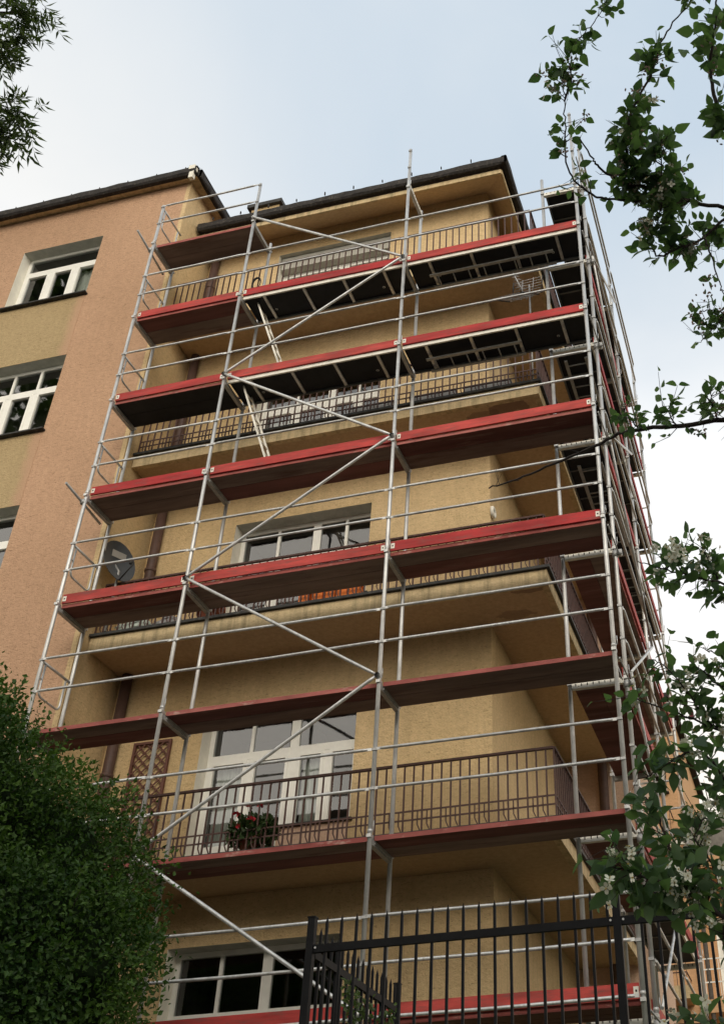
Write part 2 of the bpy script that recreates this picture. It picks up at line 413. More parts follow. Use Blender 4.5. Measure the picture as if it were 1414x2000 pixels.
def window(par, x0, x1, z0, z1, y, cols, zt=None, top_cols=None, curtain=None, sill=True, doorish=False):
    """frame, panes, sill, curtains; cols = casements below the transom at zt"""
    f = MB(); F = .07
    f.box(x0, x0+F, y, y+.07, z0, z1); f.box(x1-F, x1, y, y+.07, z0, z1)
    f.box(x0+F, x1-F, y, y+.07, z1-F, z1); f.box(x0+F, x1-F, y, y+.07, z0, z0+(.16 if doorish else F))
    panes = []
    zb = z0+(.16 if doorish else F)
    ztop = z1-F
    if zt:
        f.box(x0+F, x1-F, y-.008, y+.07, zt-.055, zt+.055)
        tcs = top_cols or cols
        w = (x1-x0-2*F)/tcs
        for i in range(tcs):
            a, b = x0+F+i*w, x0+F+(i+1)*w
            if i: f.box(a-.025, a+.025, y+.002, y+.07, zt+.055, ztop)
            panes.append((a+(.025 if i else 0), b-(.025 if i < tcs-1 else 0), zt+.055, ztop))
        ztop = zt-.055
    w = (x1-x0-2*F)/cols
    for i in range(cols):
        a, b = x0+F+i*w, x0+F+(i+1)*w
        if i: f.box(a-.045, a+.045, y-.004, y+.07, zb, ztop)
        l, r = a+(.045 if i else 0), b-(.045 if i < cols-1 else 0)
        s = .05                                   # casement sash, proud of the frame
        f.box(l, l+s, y-.014, y+.05, zb, ztop); f.box(r-s, r, y-.014, y+.05, zb, ztop)
        f.box(l+s, r-s, y-.014, y+.05, ztop-s, ztop); f.box(l+s, r-s, y-.014, y+.05, zb, zb+s)
        if doorish: f.box(l+s, r-s, y-.012, y+.05, zb+s, zb+.45)
        panes.append((l+s, r-s, zb+(.45 if doorish else s), ztop-s))
    o = f.build('balcony_door' if doorish else 'window', M['white_frame'], par)
    p = MB()
    for (a, b, c, d) in panes:
        p.face([(a,y+.03,c),(b,y+.03,c),(b,y+.03,d),(a,y+.03,d)])
    p.build('pane', M['glass'], o)
    if sill:
        s = MB(); s.box(x0-.05, x1+.05, y-.34, y-.016, z0-.035, z0-.004); s.build('sill', M['dark_metal'], o)
    r = MB()
    r.face([(x0,y+1.1,z0),(x1,y+1.1,z0),(x1,y+1.1,z1),(x0,y+1.1,z1)])
    r.face([(x0,y+.09,z0),(x0,y+1.1,z0),(x0,y+1.1,z1),(x0,y+.09,z1)])
    r.face([(x1,y+.09,z0),(x1,y+.09,z1),(x1,y+1.1,z1),(x1,y+1.1,z0)])
    r.face([(x0,y+.09,z1),(x0,y+1.1,z1),(x1,y+1.1,z1),(x1,y+.09,z1)])
    r.face([(x0,y+.09,z0),(x1,y+.09,z0),(x1,y+1.1,z0),(x0,y+1.1,z0)])
    r.build('room', M['interior'], o)
    for (a, b, c, d) in (curtain or []):
        q = MB(); n = max(8, int((b-a)/.035)); yy = y+.16
        for i in range(n):
            xa, xb = a+(b-a)*i/n, a+(b-a)*(i+1)/n
            ya, yb = yy+.02*math.sin(i*1.7), yy+.02*math.sin((i+1)*1.7)
            q.face([(xa,ya,c),(xb,yb,c),(xb,yb,d),(xa,ya,d)], 0, True)
        q.build('curtain', M['curtain'], o)
    return o

bld = thing('apartment_block', 'ochre rendered apartment block with wrapping balconies and dark eaves behind the scaffold', 'building', (-2.2, 5, 0))
CAPS = [4.30, 7.97, 11.57, 14.97]
TOPS = [6.97, 10.45, 13.93, 17.41]
SOFF = [4.07, 7.70, 11.30, 14.72]
holes = []
for c, t in zip(CAPS, TOPS):
    holes += [(-3.62, -2.21, c, t, False, True), (-2.21, -1.13, c+.70, t, True, False)]
holes += [(-3.62, -1.13, .95, 3.46, False, False)]
wl = MB()
wall_holes(wl, XS, XC, -.1, 18.0, YW, holes, .28)
wl.face([(XC,YW,-.1),(XC,YR,-.1),(XC,YR,18.0),(XC,YW,18.0)])
# block behind the side balconies: front face and side
wl.face([(XC,YR,-.1),(2.28,YR,-.1),(2.28,YR,18.0),(XC,YR,18.0)], 4)
wl.face([(2.28,YR,-.1),(2.28,10,-.1),(2.28,10,18.0),(2.28,YR,18.0)], 4)
wl.build('wall', [M['ochre'], M['reveal_grey'], M['white_plaster'], M['fascia'], M['pink']], bld)
for i, (c, t) in enumerate(zip(CAPS, TOPS)):
    yy = YW+.28; zt = t-.72
    cur = [[], [], [(-3.5,-2.95,c+.5,zt-.1)], [(-3.45,-2.35,c+.4,t-.95),(-2.05,-1.25,c+.75,t-.95)]][i]
    if i == 0: cur = [(-3.5,-3.05,c+.5,zt-.08)]
    if i < 3:
        window(bld, -3.62, -2.21, c, t, yy, 2, zt, 2, cur, False, True)
        window(bld, -2.21, -1.13, c+.70, t, yy, 2, zt, 1 if i == 0 else 2, [(-2.1,-1.85,c+.8,zt-.1)] if i == 0 else [], True)
    else:
        window(bld, -3.62, -2.21, c, t-.36, yy, 1, None, None, cur[:1], False, True)
        window(bld, -2.21, -1.13, c+.70, t-.36, yy, 1, None, None, cur[1:], True)
        sb = MB(); sb.box(-3.60, -1.15, YW+.10, YW+.34, t-.355, t-.01); sb.build('shutter_box', M['shutter'], bld)
window(bld, -3.62, -2.26, .95, 3.46, YW+.28, 2, 2.62, 2, [], True)
window(bld, -2.26, -1.13, .95, 3.46, YW+.28, 2, 2.62, 2, [], True)
# small sill panel under the right-hand casements (pinkish on the first floor)
sp = MB(); sp.box(-2.2, -1.14, YW-.006, YW+.01, CAPS[0]+.01, CAPS[0]+.66); sp.build('parapet_panel', M['pink'], bld)

# balconies
def railing(mb, a, b, cap, seed=0, h=.93, jh=True):
    """bar railing between plan points a and b with two low rails and hooked feet"""
    a, b = Vector((*a, 0)), Vector((*b, 0)); d = b-a; ln = d.length; d.normalize()
    P = lambda t, z: (a.x+d.x*t, a.y+d.y*t, z)
    mb.bar(P(0,cap+h), P(ln,cap+h), .045, .03)
    mb.bar(P(0,cap+.30), P(ln,cap+.30), .014, .02); mb.bar(P(0,cap+.185), P(ln,cap+.185), .014, .02)
    n = int(ln/.127)
    for i in range(n+1):
        t = min(ln, i*.127)
        mb.bar(P(t,cap-.04), P(t,cap+h-.016), .020, .020, up=(d.x,d.y,0))
        if jh and i % 3 and t > .1:
            q = t-.06
            mb.bar(P(q,cap+.29), P(q,cap+.12), .014, .014, up=(d.x,d.y,0))
            mb.bar(P(q,cap+.12), P(t-.006,cap+.0), .014, .014, up=(d.x,d.y,0))
for i, (s, c) in enumerate(zip(SOFF, CAPS)):
    b = MB()
    # slab, L-shaped round the corner; raised edge (fascia) with a lip below
    b.box(XS+.02, XC, YB+.10, YW-.002, s+.03, c-.03, 0)
    b.box(XC, XB-.10, YB+.10, YR-.01, s+.03, c-.03, 0)
    b.box(XS+.02, XB, YB, YB+.098, s, c-.035, 1)
    b.box(XB-.098, XB, YB+.10, YR-.012, s, c-.035, 1)
    o = b.build('balcony', [M['ochre_soffit'], M['fascia']], bld)
    e = MB()
    e.box(XS+.02, XB+.05, YB-.05, YB+.12, c-.032, c+.012)
    e.box(XB-.12, XB+.05, YB+.122, YR-.014, c-.032, c+.012)
    e.build('drip_edge', M['dark_metal'], o)
    r = MB()
    railing(r, (XS+.06, YB+.03), (XB-.02, YB+.03), c)
    railing(r, (XB-.02, YB+.03), (XB-.02, YR-.1), c, 0, .93, False)
    r.build('railing', M['rust_iron'], o)
# soil pipe down the left side of the recess
p = MB()
for z0, z1 in zip([0]+CAPS, SOFF+[18.0]):
    p.tube([(-5.06,YW-.10,z0+.01),(-5.06,YW-.10,z1+.02)], .085, 14)
    p.lathe((-5.06,YW-.10,z0+1.7), [(.086,0),(.10,.005),(.10,.06),(.086,.065)], 14)
p.build('downpipe', M['pipe'], bld)
p = MB(); p.tube([(1.62,YR-.12,0),(1.62,YR-.12,18)], .09, 12)
for z in (3, 6.1, 9.5, 13): p.lathe((1.62,YR-.12,z), [(.091,0),(.105,.005),(.105,.08),(.091,.085)], 12)
p.build('downpipe', M['pipe'], bld)
# eaves and roof
e = MB()
XE, YE = 1.40, 1.42
e.face([(XS+.01,YE,17.67),(XE,YE,17.67),(XC,YW,17.995),(XS+.01,YW,17.995)][::-1])
e.face([(XE,YE,17.67),(XE,10.2,17.67),(XC,10.2,17.995),(XC,YW,17.995)][::-1])
e.box(XS+.01, XE+.012, YE-.03, YE-.001, 17.65, 17.765, 1); e.box(XE+.001, XE+.03, YE+.0, 10.2, 17.65, 17.765, 1)
e.build('eaves_soffit', [M['ochre_soffit'], M['fascia']], bld)
gt = MB()
def rough_beam(mb, a, b, w, h, amp=.02, step=.12, up=(0,0,1)):
    a, b = Vector(a), Vector(b); d = (b-a); n = max(2, int(d.length/step)); d.normalize()
    u = Vector(up); r = d.cross(u).normalized(); base = len(mb.v)
    prof = [(-.5,-.3),(-.25,-.5),(.25,-.5),(.5,-.3),(.5,.35),(.3,.5),(-.3,.5),(-.5,.35)]
    for i in range(n+1):
        p = a+(b-a)*(i/n)
        for k, (x, z) in enumerate(prof):
            j = noise.noise(Vector((p.x*4+k*3.1, p.y*4, p.z*4+k)))*amp
            mb.v.append(tuple(p + r*(x*w+j) + u*(z*h+(j*1.3 if k > 3 else j*.4))))
    m = len(prof)
    for i in range(n):
        for k in range(m):
            k2 = (k+1)%m
            mb.f.append((base+i*m+k, base+i*m+k2, base+(i+1)*m+k2, base+(i+1)*m+k)); mb.m.append(0); mb.sm.append(False)
rough_beam(gt, (XS+.05,YE-.09,17.90), (XE+.11,YE-.09,17.90), .14, .21, .010)
rough_beam(gt, (XE+.10,YE-.16,17.90), (XE+.10,10.2,17.90), .14, .21, .012)
x = XS+.4
while x < XE:                                           # small brackets and weeds standing above the gutter
    gt.box(x, x+.018, YE-.2, YE-.17, 17.98, 17.99+random.uniform(.05,.10)); x += .63
gt.build('gutter', M['gutter'], bld)
rf = MB()
rf.face([(XS,YE-.12,17.96),(XE+.12,YE-.12,17.96),(-2.0,7.5,20.9),(XS,7.5,20.9)])
rf.face([(XE+.12,YE-.12,17.96),(XE+.12,10.2,17.96),(-2.0,10.2,20.9),(-2.0,7.5,20.9)])
rf.face([(XS,7.5,20.9),(-2.0,7.5,20.9),(-2.0,10.2,20.9),(XS,10.2,20.9)])
rfo = rf.build('roof', M['tile'], bld)
ch = MB(); ch.box(-5.75, -5.0, 4.0, 4.7, 19.3, 21.86, 0); ch.box(-5.84, -4.91, 3.91, 4.79, 21.86, 21.98, 1)
ch.build('chimney', [M['ochre'], M['dark_metal']], rfo)
# wall vent / weathered fitting on the side wall is a small ring lamp, below

# ---- salmon block on the left
sal = thing('apartment_block', 'salmon and ochre rendered block on the left with white casement windows', 'building', (-10, 4, 0))
YS = .80
SW = [(-8.95,-7.08,15.92,17.68),(-8.95,-7.08,12.36,14.24),(-8.95,-7.08,8.80,10.68),(-8.95,-7.08,5.25,7.15),(-8.95,-7.08,1.7,3.6)]
SW2 = [(a-5.2,b-5.2,c,d) for a,b,c,d in SW]
wl = MB()
wall_holes(wl, -20, -5.34, -.1, 18.88, YS, [(*h,False,False) for h in SW+SW2], .24)
# thin ochre return at the corner, then the return wall itself
wl.face([(-5.34,YS,-.1),(XS,YS,-.1),(XS,YS,18.88),(-5.34,YS,18.88)], 4)
wl.face([(XS,YS,-.1),(XS,12,-.1),(XS,12,18.88),(XS,YS,18.88)], 4)
wl.build('wall', [M['salmon'], M['reveal_grey'], M['white_plaster'], M['fascia'], M['ochre']], sal)
for col in (SW, SW2):
    for k, (a, b, c, d) in enumerate(col):
        nxt = col[k+1][3] if k+1 < len(col) else .3
        s = MB(); s.box(a-.28, b+.0, YS-.006, YS+.004, nxt+.002, c-.045)
        s.build('spandrel', M['spandrel'], sal)
        cu = [(b-.62,b-.1,c+.1,c+1.22)] if k == 0 else ([(a+.1,a+.5,c+.1,c+1.2)] if k == 2 else [])
        window(sal, a, b, c, d, YS+.24, 3, c+1.28, 1 if k == 0 else 3, cu, True)
g2 = MB()
rough_beam(g2, (-20,.60,18.90), (-5.02,.60,18.90), .15, .22, .012, .3)
for i in range(22): g2.box(-19.6+i*.68, -19.585+i*.68, .56, .575, 19.0, 19.07)
g2.build('gutter', M['gutter'], sal)
e = MB()
e.face([(-20,.66,18.80),(-5.06,.66,18.80),(-5.06,YS,18.83),(-20,YS,18.83)][::-1])
e.face([(XS,YS,18.83),(-5.06,YS,18.83),(-5.06,12,18.83),(XS,12,18.83)][::-1])
e.build('eaves_soffit', M['fascia'], sal)
hp = MB(); hp.box(-5.17, -5.07, .53, .62, 18.64, 18.95); hp.box(-5.19, -5.05, .51, .64, 18.90, 19.02); hp.build('rain_hopper', M['white_plaster'], sal)
g3 = MB(); rough_beam(g3, (-5.02,.68,18.90), (-5.02,12,18.90), .12, .20, .02, .25)
g3.build('gutter', M['gutter'], sal)
z_ = MB(); z_.face([(-4.96,.66,19.0),(-4.96,12,19.0),(-5.06,12,19.42),(-5.06,.66,19.12)]); z_.face([(-4.96,.66,19.0),(-5.06,.66,19.12),(-5.5,.66,19.12),(-5.5,.66,19.0)])
z_.face([(-5.06,.66,19.12),(-5.06,12,19.42),(-5.5,12,19.42),(-5.5,.66,19.12)])
z_.build('verge_flashing', M['zinc'], sal)
rf = MB()
rf.face([(-20,.56,18.99),(-5.5,.56,18.99),(-5.5,8,22.0),(-20,8,22.0)]); rf.face([(-20,8,22.0),(-5.5,8,22.0),(-5.5,12,20.6),(-20,12,20.6)])
rf.face([(-5.5,.56,18.99),(-5.5,12,18.99),(-5.5,12,20.6),(-5.5,8,22.0)])
rf.build('roof', M['tile'], sal)

# ---- neighbour behind, seen through the right-hand end of the scaffold
nb = thing('apartment_block', 'orange rendered neighbouring block with stacked balconies far behind the right scaffold end', 'building', (2, 20, 0))
n_ = MB()
YN = 18.0
wall_holes(n_, -6, 2.02, -.1, 13.75, YN, [(.45,1.75,11.0,12.3,False,False),(.45,1.75,7.2,8.6,False,False),(.45,1.75,3.6,5.0,False,False)], .2, 0, 1, 2, 3)
n_.face([(2.02,YN,-.1),(2.02,26,-.1),(2.02,26,13.75),(2.02,YN,13.75)])
wall_holes(n_, 2.02, 9.0, -.1, 10.0, YN+1.3, [(2.5,3.3,5.9,7.9,False,False),(2.5,3.3,2.3,4.3,False,False),(4.2,5.6,6.4,7.9,False,False),(4.2,5.6,2.8,4.3,False,False)], .2, 0, 1, 2, 3)
n_.build('wall', [M['orange'], M['reveal_grey'], M['white_plaster'], M['fascia']], nb)
for (a, b, c, d) in [(.45,1.75,11.0,12.3),(.45,1.75,7.2,8.6),(.45,1.75,3.6,5.0)]:
    window(nb, a, b, c, d, YN+.2, 2, d-.45, 2, [], True)
for (a, b, c, d) in [(2.5,3.3,5.9,7.9),(2.5,3.3,2.3,4.3),(4.2,5.6,6.4,7.9),(4.2,5.6,2.8,4.3)]:
    window(nb, a, b, c, d, YN+1.5, 2, d-.4, 2, [(a+.1,b-.1,c+.3,d-.6)], True)
for z in (2.0, 5.6, 9.1):
    b = MB(); b.box(2.06, 3.45, YN-.2, YN+1.28, z-.30, z, 0)
    o = b.build('balcony', [M['orange']], nb)
    r = MB()
    if z > 9:
        r.box(2.06, 3.45, YN-.2, YN-.08, z+.002, z+.95); r.box(3.33, 3.45, YN-.078, YN+1.28, z+.002, z+.95)
        r.build('parapet', M['stone'], o)
    else:
        for zz in (.95, .7, .4): r.bar((2.08,YN-.16,z+zz), (3.42,YN-.16,z+zz), .03, .03)
        for i in range(12): r.bar((2.08+i*.122,YN-.16,z), (2.08+i*.122,YN-.16,z+.95), .015, .015, up=(1,0,0))
        r.build('railing', M['white_frame'], o)
for z in (12.75, 9.25, 5.75, 2.25):
    b = MB(); b.box(-1.5, 1.86, YN-1.0, YN-.01, z-.22, z, 0); b.box(-1.5, 1.90, YN-1.05, YN-1.001, z-.26, z+.04, 1)
    o = b.build('balcony', [M['orange'], M['fascia']], nb)
    r = MB()
    for zz in (.35, .65, .95): r.bar((-1.48,YN-.97,z+zz), (1.84,YN-.97,z+zz), .025, .025)
    for i in range(28): r.bar((-1.46+i*.122,YN-.97,z), (-1.46+i*.122,YN-.97,z+.95), .014, .014, up=(1,0,0))
    for zz in (.35, .95): r.bar((1.84,YN-.97,z+zz), (1.84,YN-.02,z+zz), .025, .025)
    r.build('railing', M['rust_iron'], o)
p = MB(); p.tube([(2.3,YN-.12,0),(2.3,YN-.12,8.7)], .06, 10); p.build('downpipe', M['bark_grey'], nb)
rf = MB(); rf.box(-6.2, 2.2, YN-.25, 26, 13.76, 13.9); rf.build('roof', M['gutter'], nb)

# ------------------------------------------------------------------ scaffold
sc = thing('scaffold', 'tall galvanised tube scaffold with red toe boards wrapped round the ochre block', 'scaffold', (0, .4, 0))
XL, XA, XM, XR = -5.14, -3.07, 0.0, 3.07
YI = .73
RS, RG = .029, .0195
ZT = 17.06
def standard(x, y, z1, outer=True):
    m = MB()
    m.tube([(x,y,.02),(x,y,z1)], RS, 12)
    m.box(x-.075, x+.075, y-.075, y+.075, -.05, .02)
    for k in range(1, 9):
        z = 2*k
        if z > z1: break
        m.lathe((x,y,z-.03), [(RS,0),(RS+.006,.004),(RS+.006,.035),(RS,.04)], 12)        # spigot joint
        m.box(x-.028, x+.028, y-.05, y+.05, z-.095, z-.055)                                # transom head
        if outer:
            for dz in (.5, 1.0):
                if z+dz < z1: m.box(x-.030, x+.030, y-.040, y-.012, z+dz-.016, z+dz+.016, 1)   # guard rail wedge box
            m.tube([(x+.05,y-.03,z-.02),(x+.05,y-.03,z+.10)], .006, 6)                     # toe-board pin
    m.build('standard', [M['galv'], M['galv_dull']], sc)
for x in (XL, XA, XM, XR): standard(x, 0, ZT)
for x in (XL, XA, XM): standard(x, YI, 16.12, False)
YF = [.80, 3.93, 7.06]
for y in YF:
    standard(XR+.005 if y > 1 else XR+.015, y, ZT)
    standard(XR-YI, y, 16.35 if y < 1 else 16.12, False)

def transom(a, b, z, slotted):
    m = MB(); a = Vector((*a, z)); b = Vector((*b, z))
    m.bar(a, b, .055, .075)
    d = (b-a); n = 9
    if slotted:
        s = d.normalized(); side = Vector((s.y,-s.x,0))
        for i in range(n):
            c = a+d*((i+.7)/n)
            for q in (1, -1):
                m.bar(c+side*(q*.0265)-s*.006+Vector((0,0,.012)), c+side*(q*.0265)+s*.006+Vector((0,0,.012)), .006, .035, mi=1)
        c = a+d*.55
        for q in (-.03, .05): m.bar(c+s*q-side*.034+Vector((0,0,.02)), c+s*(q+.022)-side*.034+Vector((0,0,.02)), .012, .09)
    m.build('transom', [M['cream_steel'] if slotted else M['galv_dull'], M['slot']], sc)
for k in range(1, 9):
    for x in (XL, XA, XM):
        if k == 8 and x == XM: transom((x,.03), (x,YI-.03), 16.0, True); continue
        transom((x,.03), (x,YI-.03), 2*k-.13, False)
    transom((XR-YI+.03,YF[0]), (XR-.01,YF[0]), 2*k-.105, True)
    for y in YF[1:]:
        if k >= 1: transom((XR-YI+.03,y), (XR-.03,y), 2*k-.13, y > 5 or k % 2 == 0)

def timber_deck(x0, x1, y0, y1, z, along='x', mats=('deck_wood','deck_wood2')):
    """two butted planks: top at z, red worn outer edge"""
    m = MB()
    if along == 'x':
        ym = (y0+y1)/2
        m.box(x0+.035, x1-.035, y0+.012, ym-.003, z-.048, z, 0); m.box(x0+.035, x1-.035, ym+.003, y1, z-.050, z-.002, 1)
        m.box(x0+.035, x1-.035, y0, y0+.011, z-.055, z+.002, 2)
        for x in (x0+.03, x1-.03):
            m.box(x-.012, x+.012, y0+.03, y1-.03, z-.085, z-.0505, 3)
    else:
        xm = (x0+x1)/2
        m.box(x0, xm-.003, y0+.035, y1-.035, z-.048, z, 0); m.box(xm+.003, x1-.012, y0+.035, y1-.035, z-.050, z-.002, 1)
        m.box(x1-.011, x1, y0+.035, y1-.035, z-.055, z+.002, 2)
        for y in (y0+.03, y1-.03):
            m.box(x0+.03, x1-.03, y-.012, y+.012, z-.085, z-.0505, 3)
    return m.build('deck', [M[mats[0]], M[mats[1]], M['deck_edge'], M['galv_dull']], sc)

def framed_deck(x0, x1, y0, y1, z, along='x', ribs=4):
    """plywood panel in a pale metal frame, cross ribs underneath"""
    m = MB()
    a, b = (x0+.04, x1-.04) if along == 'x' else (y0+.04, y1-.04)
    if along == 'x':
        m.box(a, b, y0+.03, y1-.03, z-.02, z, 0)
        m.box(a, b, y0, y0+.028, z-.075, z+.004, 1); m.box(a, b, y1-.028, y1, z-.06, z+.004, 2)
        for i in range(ribs):
            c = a+(b-a)*(i+.5)/ribs; m.box(c-.024, c+.024, y0+.03, y1-.03, z-.05, z-.0205, 3)
        for x in (a+.45, b-.5): m.lathe((x,(y0+y1)/2+.1,z-.03), [(.012,0),(.02,.004),(.026,.0075)], 10, 3)
    else:
        m.box(x0+.03, x1-.03, a, b, z-.02, z, 0)
        m.box(x0, x0+.028, a, b, z-.06, z+.004, 2); m.box(x1-.028, x1, a, b, z-.075, z+.004, 1)
        for i in range(ribs-1):
            c = a+(b-a)*(i+.8)/ribs; m.box(x0+.03, x1-.03, c-.015, c+.015, z-.035, z-.0205, 2)
    return m.build('deck', [M['ply'], M['cream_steel'], M['ply_edge'], M['galv']], sc)

def toe_board(a, b, z, parent=sc):
    m = MB(); a = Vector((*a, z+random.uniform(-.008,.008))); b = Vector((*b, z+random.uniform(-.008,.008))); d = (b-a).normalized()
    m.bar(a+d*.04, b-d*.04, .03, .155, mi=0)
    side = Vector((d.y,-d.x,0))
    for p, q in ((a+d*.045, a+d*.10), (b-d*.10, b-d*.045)):
        m.bar(p+side*.0165, q+side*.0165, .005, .085, mi=1)
        m.bar(p+side*.020+d*.018, q+side*.020-d*.018, .004, .022, mi=2)
    m.build('toe_board', [M['toe_red'], M['cream_steel'], M['slot']], parent)

bays = [(XL,XA),(XA,XM),(XM,XR)]
for k in range(1, 9):
    z = 2*k-.055
    for bi, (a, b) in enumerate(bays):
        if k == 8 and bi > 0: continue
        if k >= 6 and bi > 0 and k < 8: framed_deck(a, b, .06, .70, z+.01)
        elif k == 6 and bi == 0: timber_deck(a, b, .06, .70, z, 'x', ('ply','ply'))
        elif k == 1: timber_deck(a, b, .06, .70, z, 'x', ('deck_wood','deck_wood'))
        else:
            mm = ('deck_wood2','deck_wood') if (k+bi) % 3 == 0 else (('deck_wood','deck_wood2') if (k+bi) % 3 == 1 else ('deck_wood2','deck_wood2'))
            timber_deck(a, b, .06, .70, z, 'x', mm)
        if k in (1,4,5,6,7): toe_board((a,.042), (b,.042), 2*k+.027)
for k in range(1, 9):
    z = 2*k-.055
    for bi in range(2):
        if bi == 1 and k == 3: continue
        x0, x1 = XR-YI+.05, XR-.04
        if k >= 5 or k == 1 or (k == 2 and bi == 1): framed_deck(x0, x1, YF[bi], YF[bi+1], z, 'y', 4)
        else: timber_deck(x0, x1, YF[bi], YF[bi+1], z, 'y', ('deck_wood','deck_wood') if k % 2 else ('deck_wood','deck_wood2'))
        if k < 8: toe_board((XR-.022,YF[bi]), (XR-.022,YF[bi+1]), 2*k+.027)

def guard(a, b, name='guard_rail', r=RG, flat=True):
    a = Vector(a)+Vector((0,0,random.uniform(-.008,.008))); b = Vector(b)+Vector((0,0,random.uniform(-.008,.008))); d = (b-a).normalized()
    m = MB()
    e = .10
    m.tube([a+d*.05, a+d*e, (a+b)/2-Vector((0,0,random.uniform(.0,.012))), b-d*e, b-d*.05], [r*.75, r, r, r, r*.75], 10)
    for p, q in ((a+d*.004, a+d*.07), (b-d*.07, b-d*.004)):
        m.bar(p, q, .008, .036)
    m.build(name, M['galv'], sc)
for k in range(1, 9):
    for dz in (.5, 1.0):
        z = 2*k+dz
        for bi, (a, b) in enumerate(bays):
            if k == 8 and bi > 0: continue
            guard((a+.03,-.035,z), (b-.03,-.035,z))
        for bi in range(2):
            guard((XR+.05,YF[bi]+.03,z), (XR+.05,YF[bi+1]-.03,z))
    # bent end guard on the left end
    m = MB(); c = .09; z = 2*k; ya, yb = .10, .62
    pts = [(XL-.01,ya,z+.98)]
    for t in range(6):
        an = PI/2*t/5; pts.append((XL-.01, ya+c-c*math.cos(an), z+.50+c-c*math.sin(an)))
    for t in range(6):
        an = PI/2*t/5; pts.append((XL-.01, yb-c+c*math.sin(an), z+.50+c-c*math.cos(an)))
    pts.append((XL-.01,yb,z+.98))
    m.tube(pts, .016, 8)
    m.tube([(XL-.01,.03,z+1.0),(XL-.01,YI,z+1.0)], RG, 8)
    m.tube([(XL-.01,.03,z+.75),(XL-.01,ya,z+.75)], .012, 6)
    m.build('end_guard', M['galv'], sc)
    if k < 8:
        for dz in (.5, 1.0): guard((XR-YI+.03,YF[2]+.04,2*k+dz), (XR-.03,YF[2]+.04,2*k+dz))
guard((XM+.03,-.045,1.955), (XR-.03,-.045,1.955), 'ledger')
guard((XA+.03,-.045,1.955), (XM-.03,-.045,1.955), 'ledger')

def brace(a, b, r=.0235):
    a, b = Vector(a), Vector(b); d = (b-a).normalized(); m = MB()
    m.tube([a+d*.03, a+d*.12, b-d*.12, b-d*.03], [r*.7, r, r, r*.7], 10)
    for p in (a, b):
        m.lathe(p+Vector((0,.045,0)), [(.001,-.075),(.02,-.075),(.02,-.06),(.036,-.06),(.036,-.0)], 10, 0, (0,1,0))
    m.build('diagonal_brace', M['galv'], sc)
for i, k in enumerate(range(8, 1, -1)):
    a = (XA+.01, -.06, 2*k) if k % 2 == 0 else (XM-.01, -.06, 2*k)
    b = (XM-.01, -.06, 2*k-2) if k % 2 == 0 else (XA+.01, -.06, 2*k-2)
    brace(a, b)
for k in range(8, 1, -1):
    ya, yb = (YF[0],YF[1]) if k % 2 else (YF[1],YF[0])
    a, b = Vector((XR+.085,ya,2*k)), Vector((XR+.085,yb,2*k-2))
    m = MB(); m.tube([a,b], .02, 8)
    m.build('diagonal_brace', M['galv'], sc)
# swivel couplers tying the side frame to the front frame
for k in range(1, 9):
    m = MB(); z = 2*k-.16
    m.tube([(XR+.05,.06,z),(XR+.07,.86,z)], .012, 6)
    m.lathe((XR+.015,YF[0],z-.05), [(.03,0),(.046,.006),(.046,.09),(.03,.096)], 12)
    m.lathe((XR+.085,YF[0],z), [(.001,-.06),(.03,-.06),(.03,.06),(.001,.06)], 8, 0, (0,1,.3))
    m.box(XR+.05, XR+.12, YF[0]-.05, YF[0]-.03, z-.03, z+.04)
    m.build('coupler', M['galv_dull'], sc)
# wall tie tubes poking out at the left end
for z, tz in ((9.8,-.04), (15.75,-.08)):
    m = MB(); m.tube([(XL-.05,-.48,z+.05),(XL-.05,.55,z+tz)], .021, 10)
    m.lathe((XL-.03,0,z-.03), [(.03,0),(.05,.005),(.05,.07),(.03,.075)], 10)
    m.build('tie_tube', M['galv_dull'], sc)
# access ladders between the framed decks and folded ladders hung below them
def ladder(a, b, w, rungs, r=.018, across=(0,1,0), rr=.012, name='access_ladder', mt='cream_steel'):
    a, b = Vector(a), Vector(b); s = Vector(across)*(w/2); m = MB()
    for q in (-1, 1): m.bar(a+s*q, b+s*q, .028, .05, up=across)
    for i in range(rungs):
        p = a+(b-a)*((i+.5)/rungs); m.tube([p-s, p+s], rr, 8)
    m.build(name, M[mt], sc)
ladder((-2.83,.40,13.92), (-2.14,.40,12.0), .30, 7)
ladder((-2.83,.40,11.92), (-2.14,.40,10.0), .30, 7)
for k in (6, 7):
    ladder((.35,.50,2*k-.16), (2.55 if k == 7 else 1.95,.50,2*k-.16), .28, 8 if k == 7 else 6, name='folded_ladder', mt='galv_dull')
ladder((XR-.36,.95,11.80), (XR-.36,3.1,11.80), .34, 8, across=(1,0,0), name='folded_ladder', mt='galv_dull')
ladder((XR-.30,1.2,9.80), (XR-.30,3.6,9.80), .34, 8, across=(1,0,0), name='folded_ladder', mt='galv_dull')
ladder((XR-.36,4.2,9.80), (XR-.36,6.9,9.80), .34, 9, across=(1,0,0), name='folded_ladder', mt='galv_dull')

# ------------------------------------------------------------------ things on the balconies
def lathe_thing(name, label, cat, c, prof, mt, n=20, group=None):
    m = MB(); m.lathe(c, prof, n); return tag(m.build(name, M[mt]), label, cat, group)

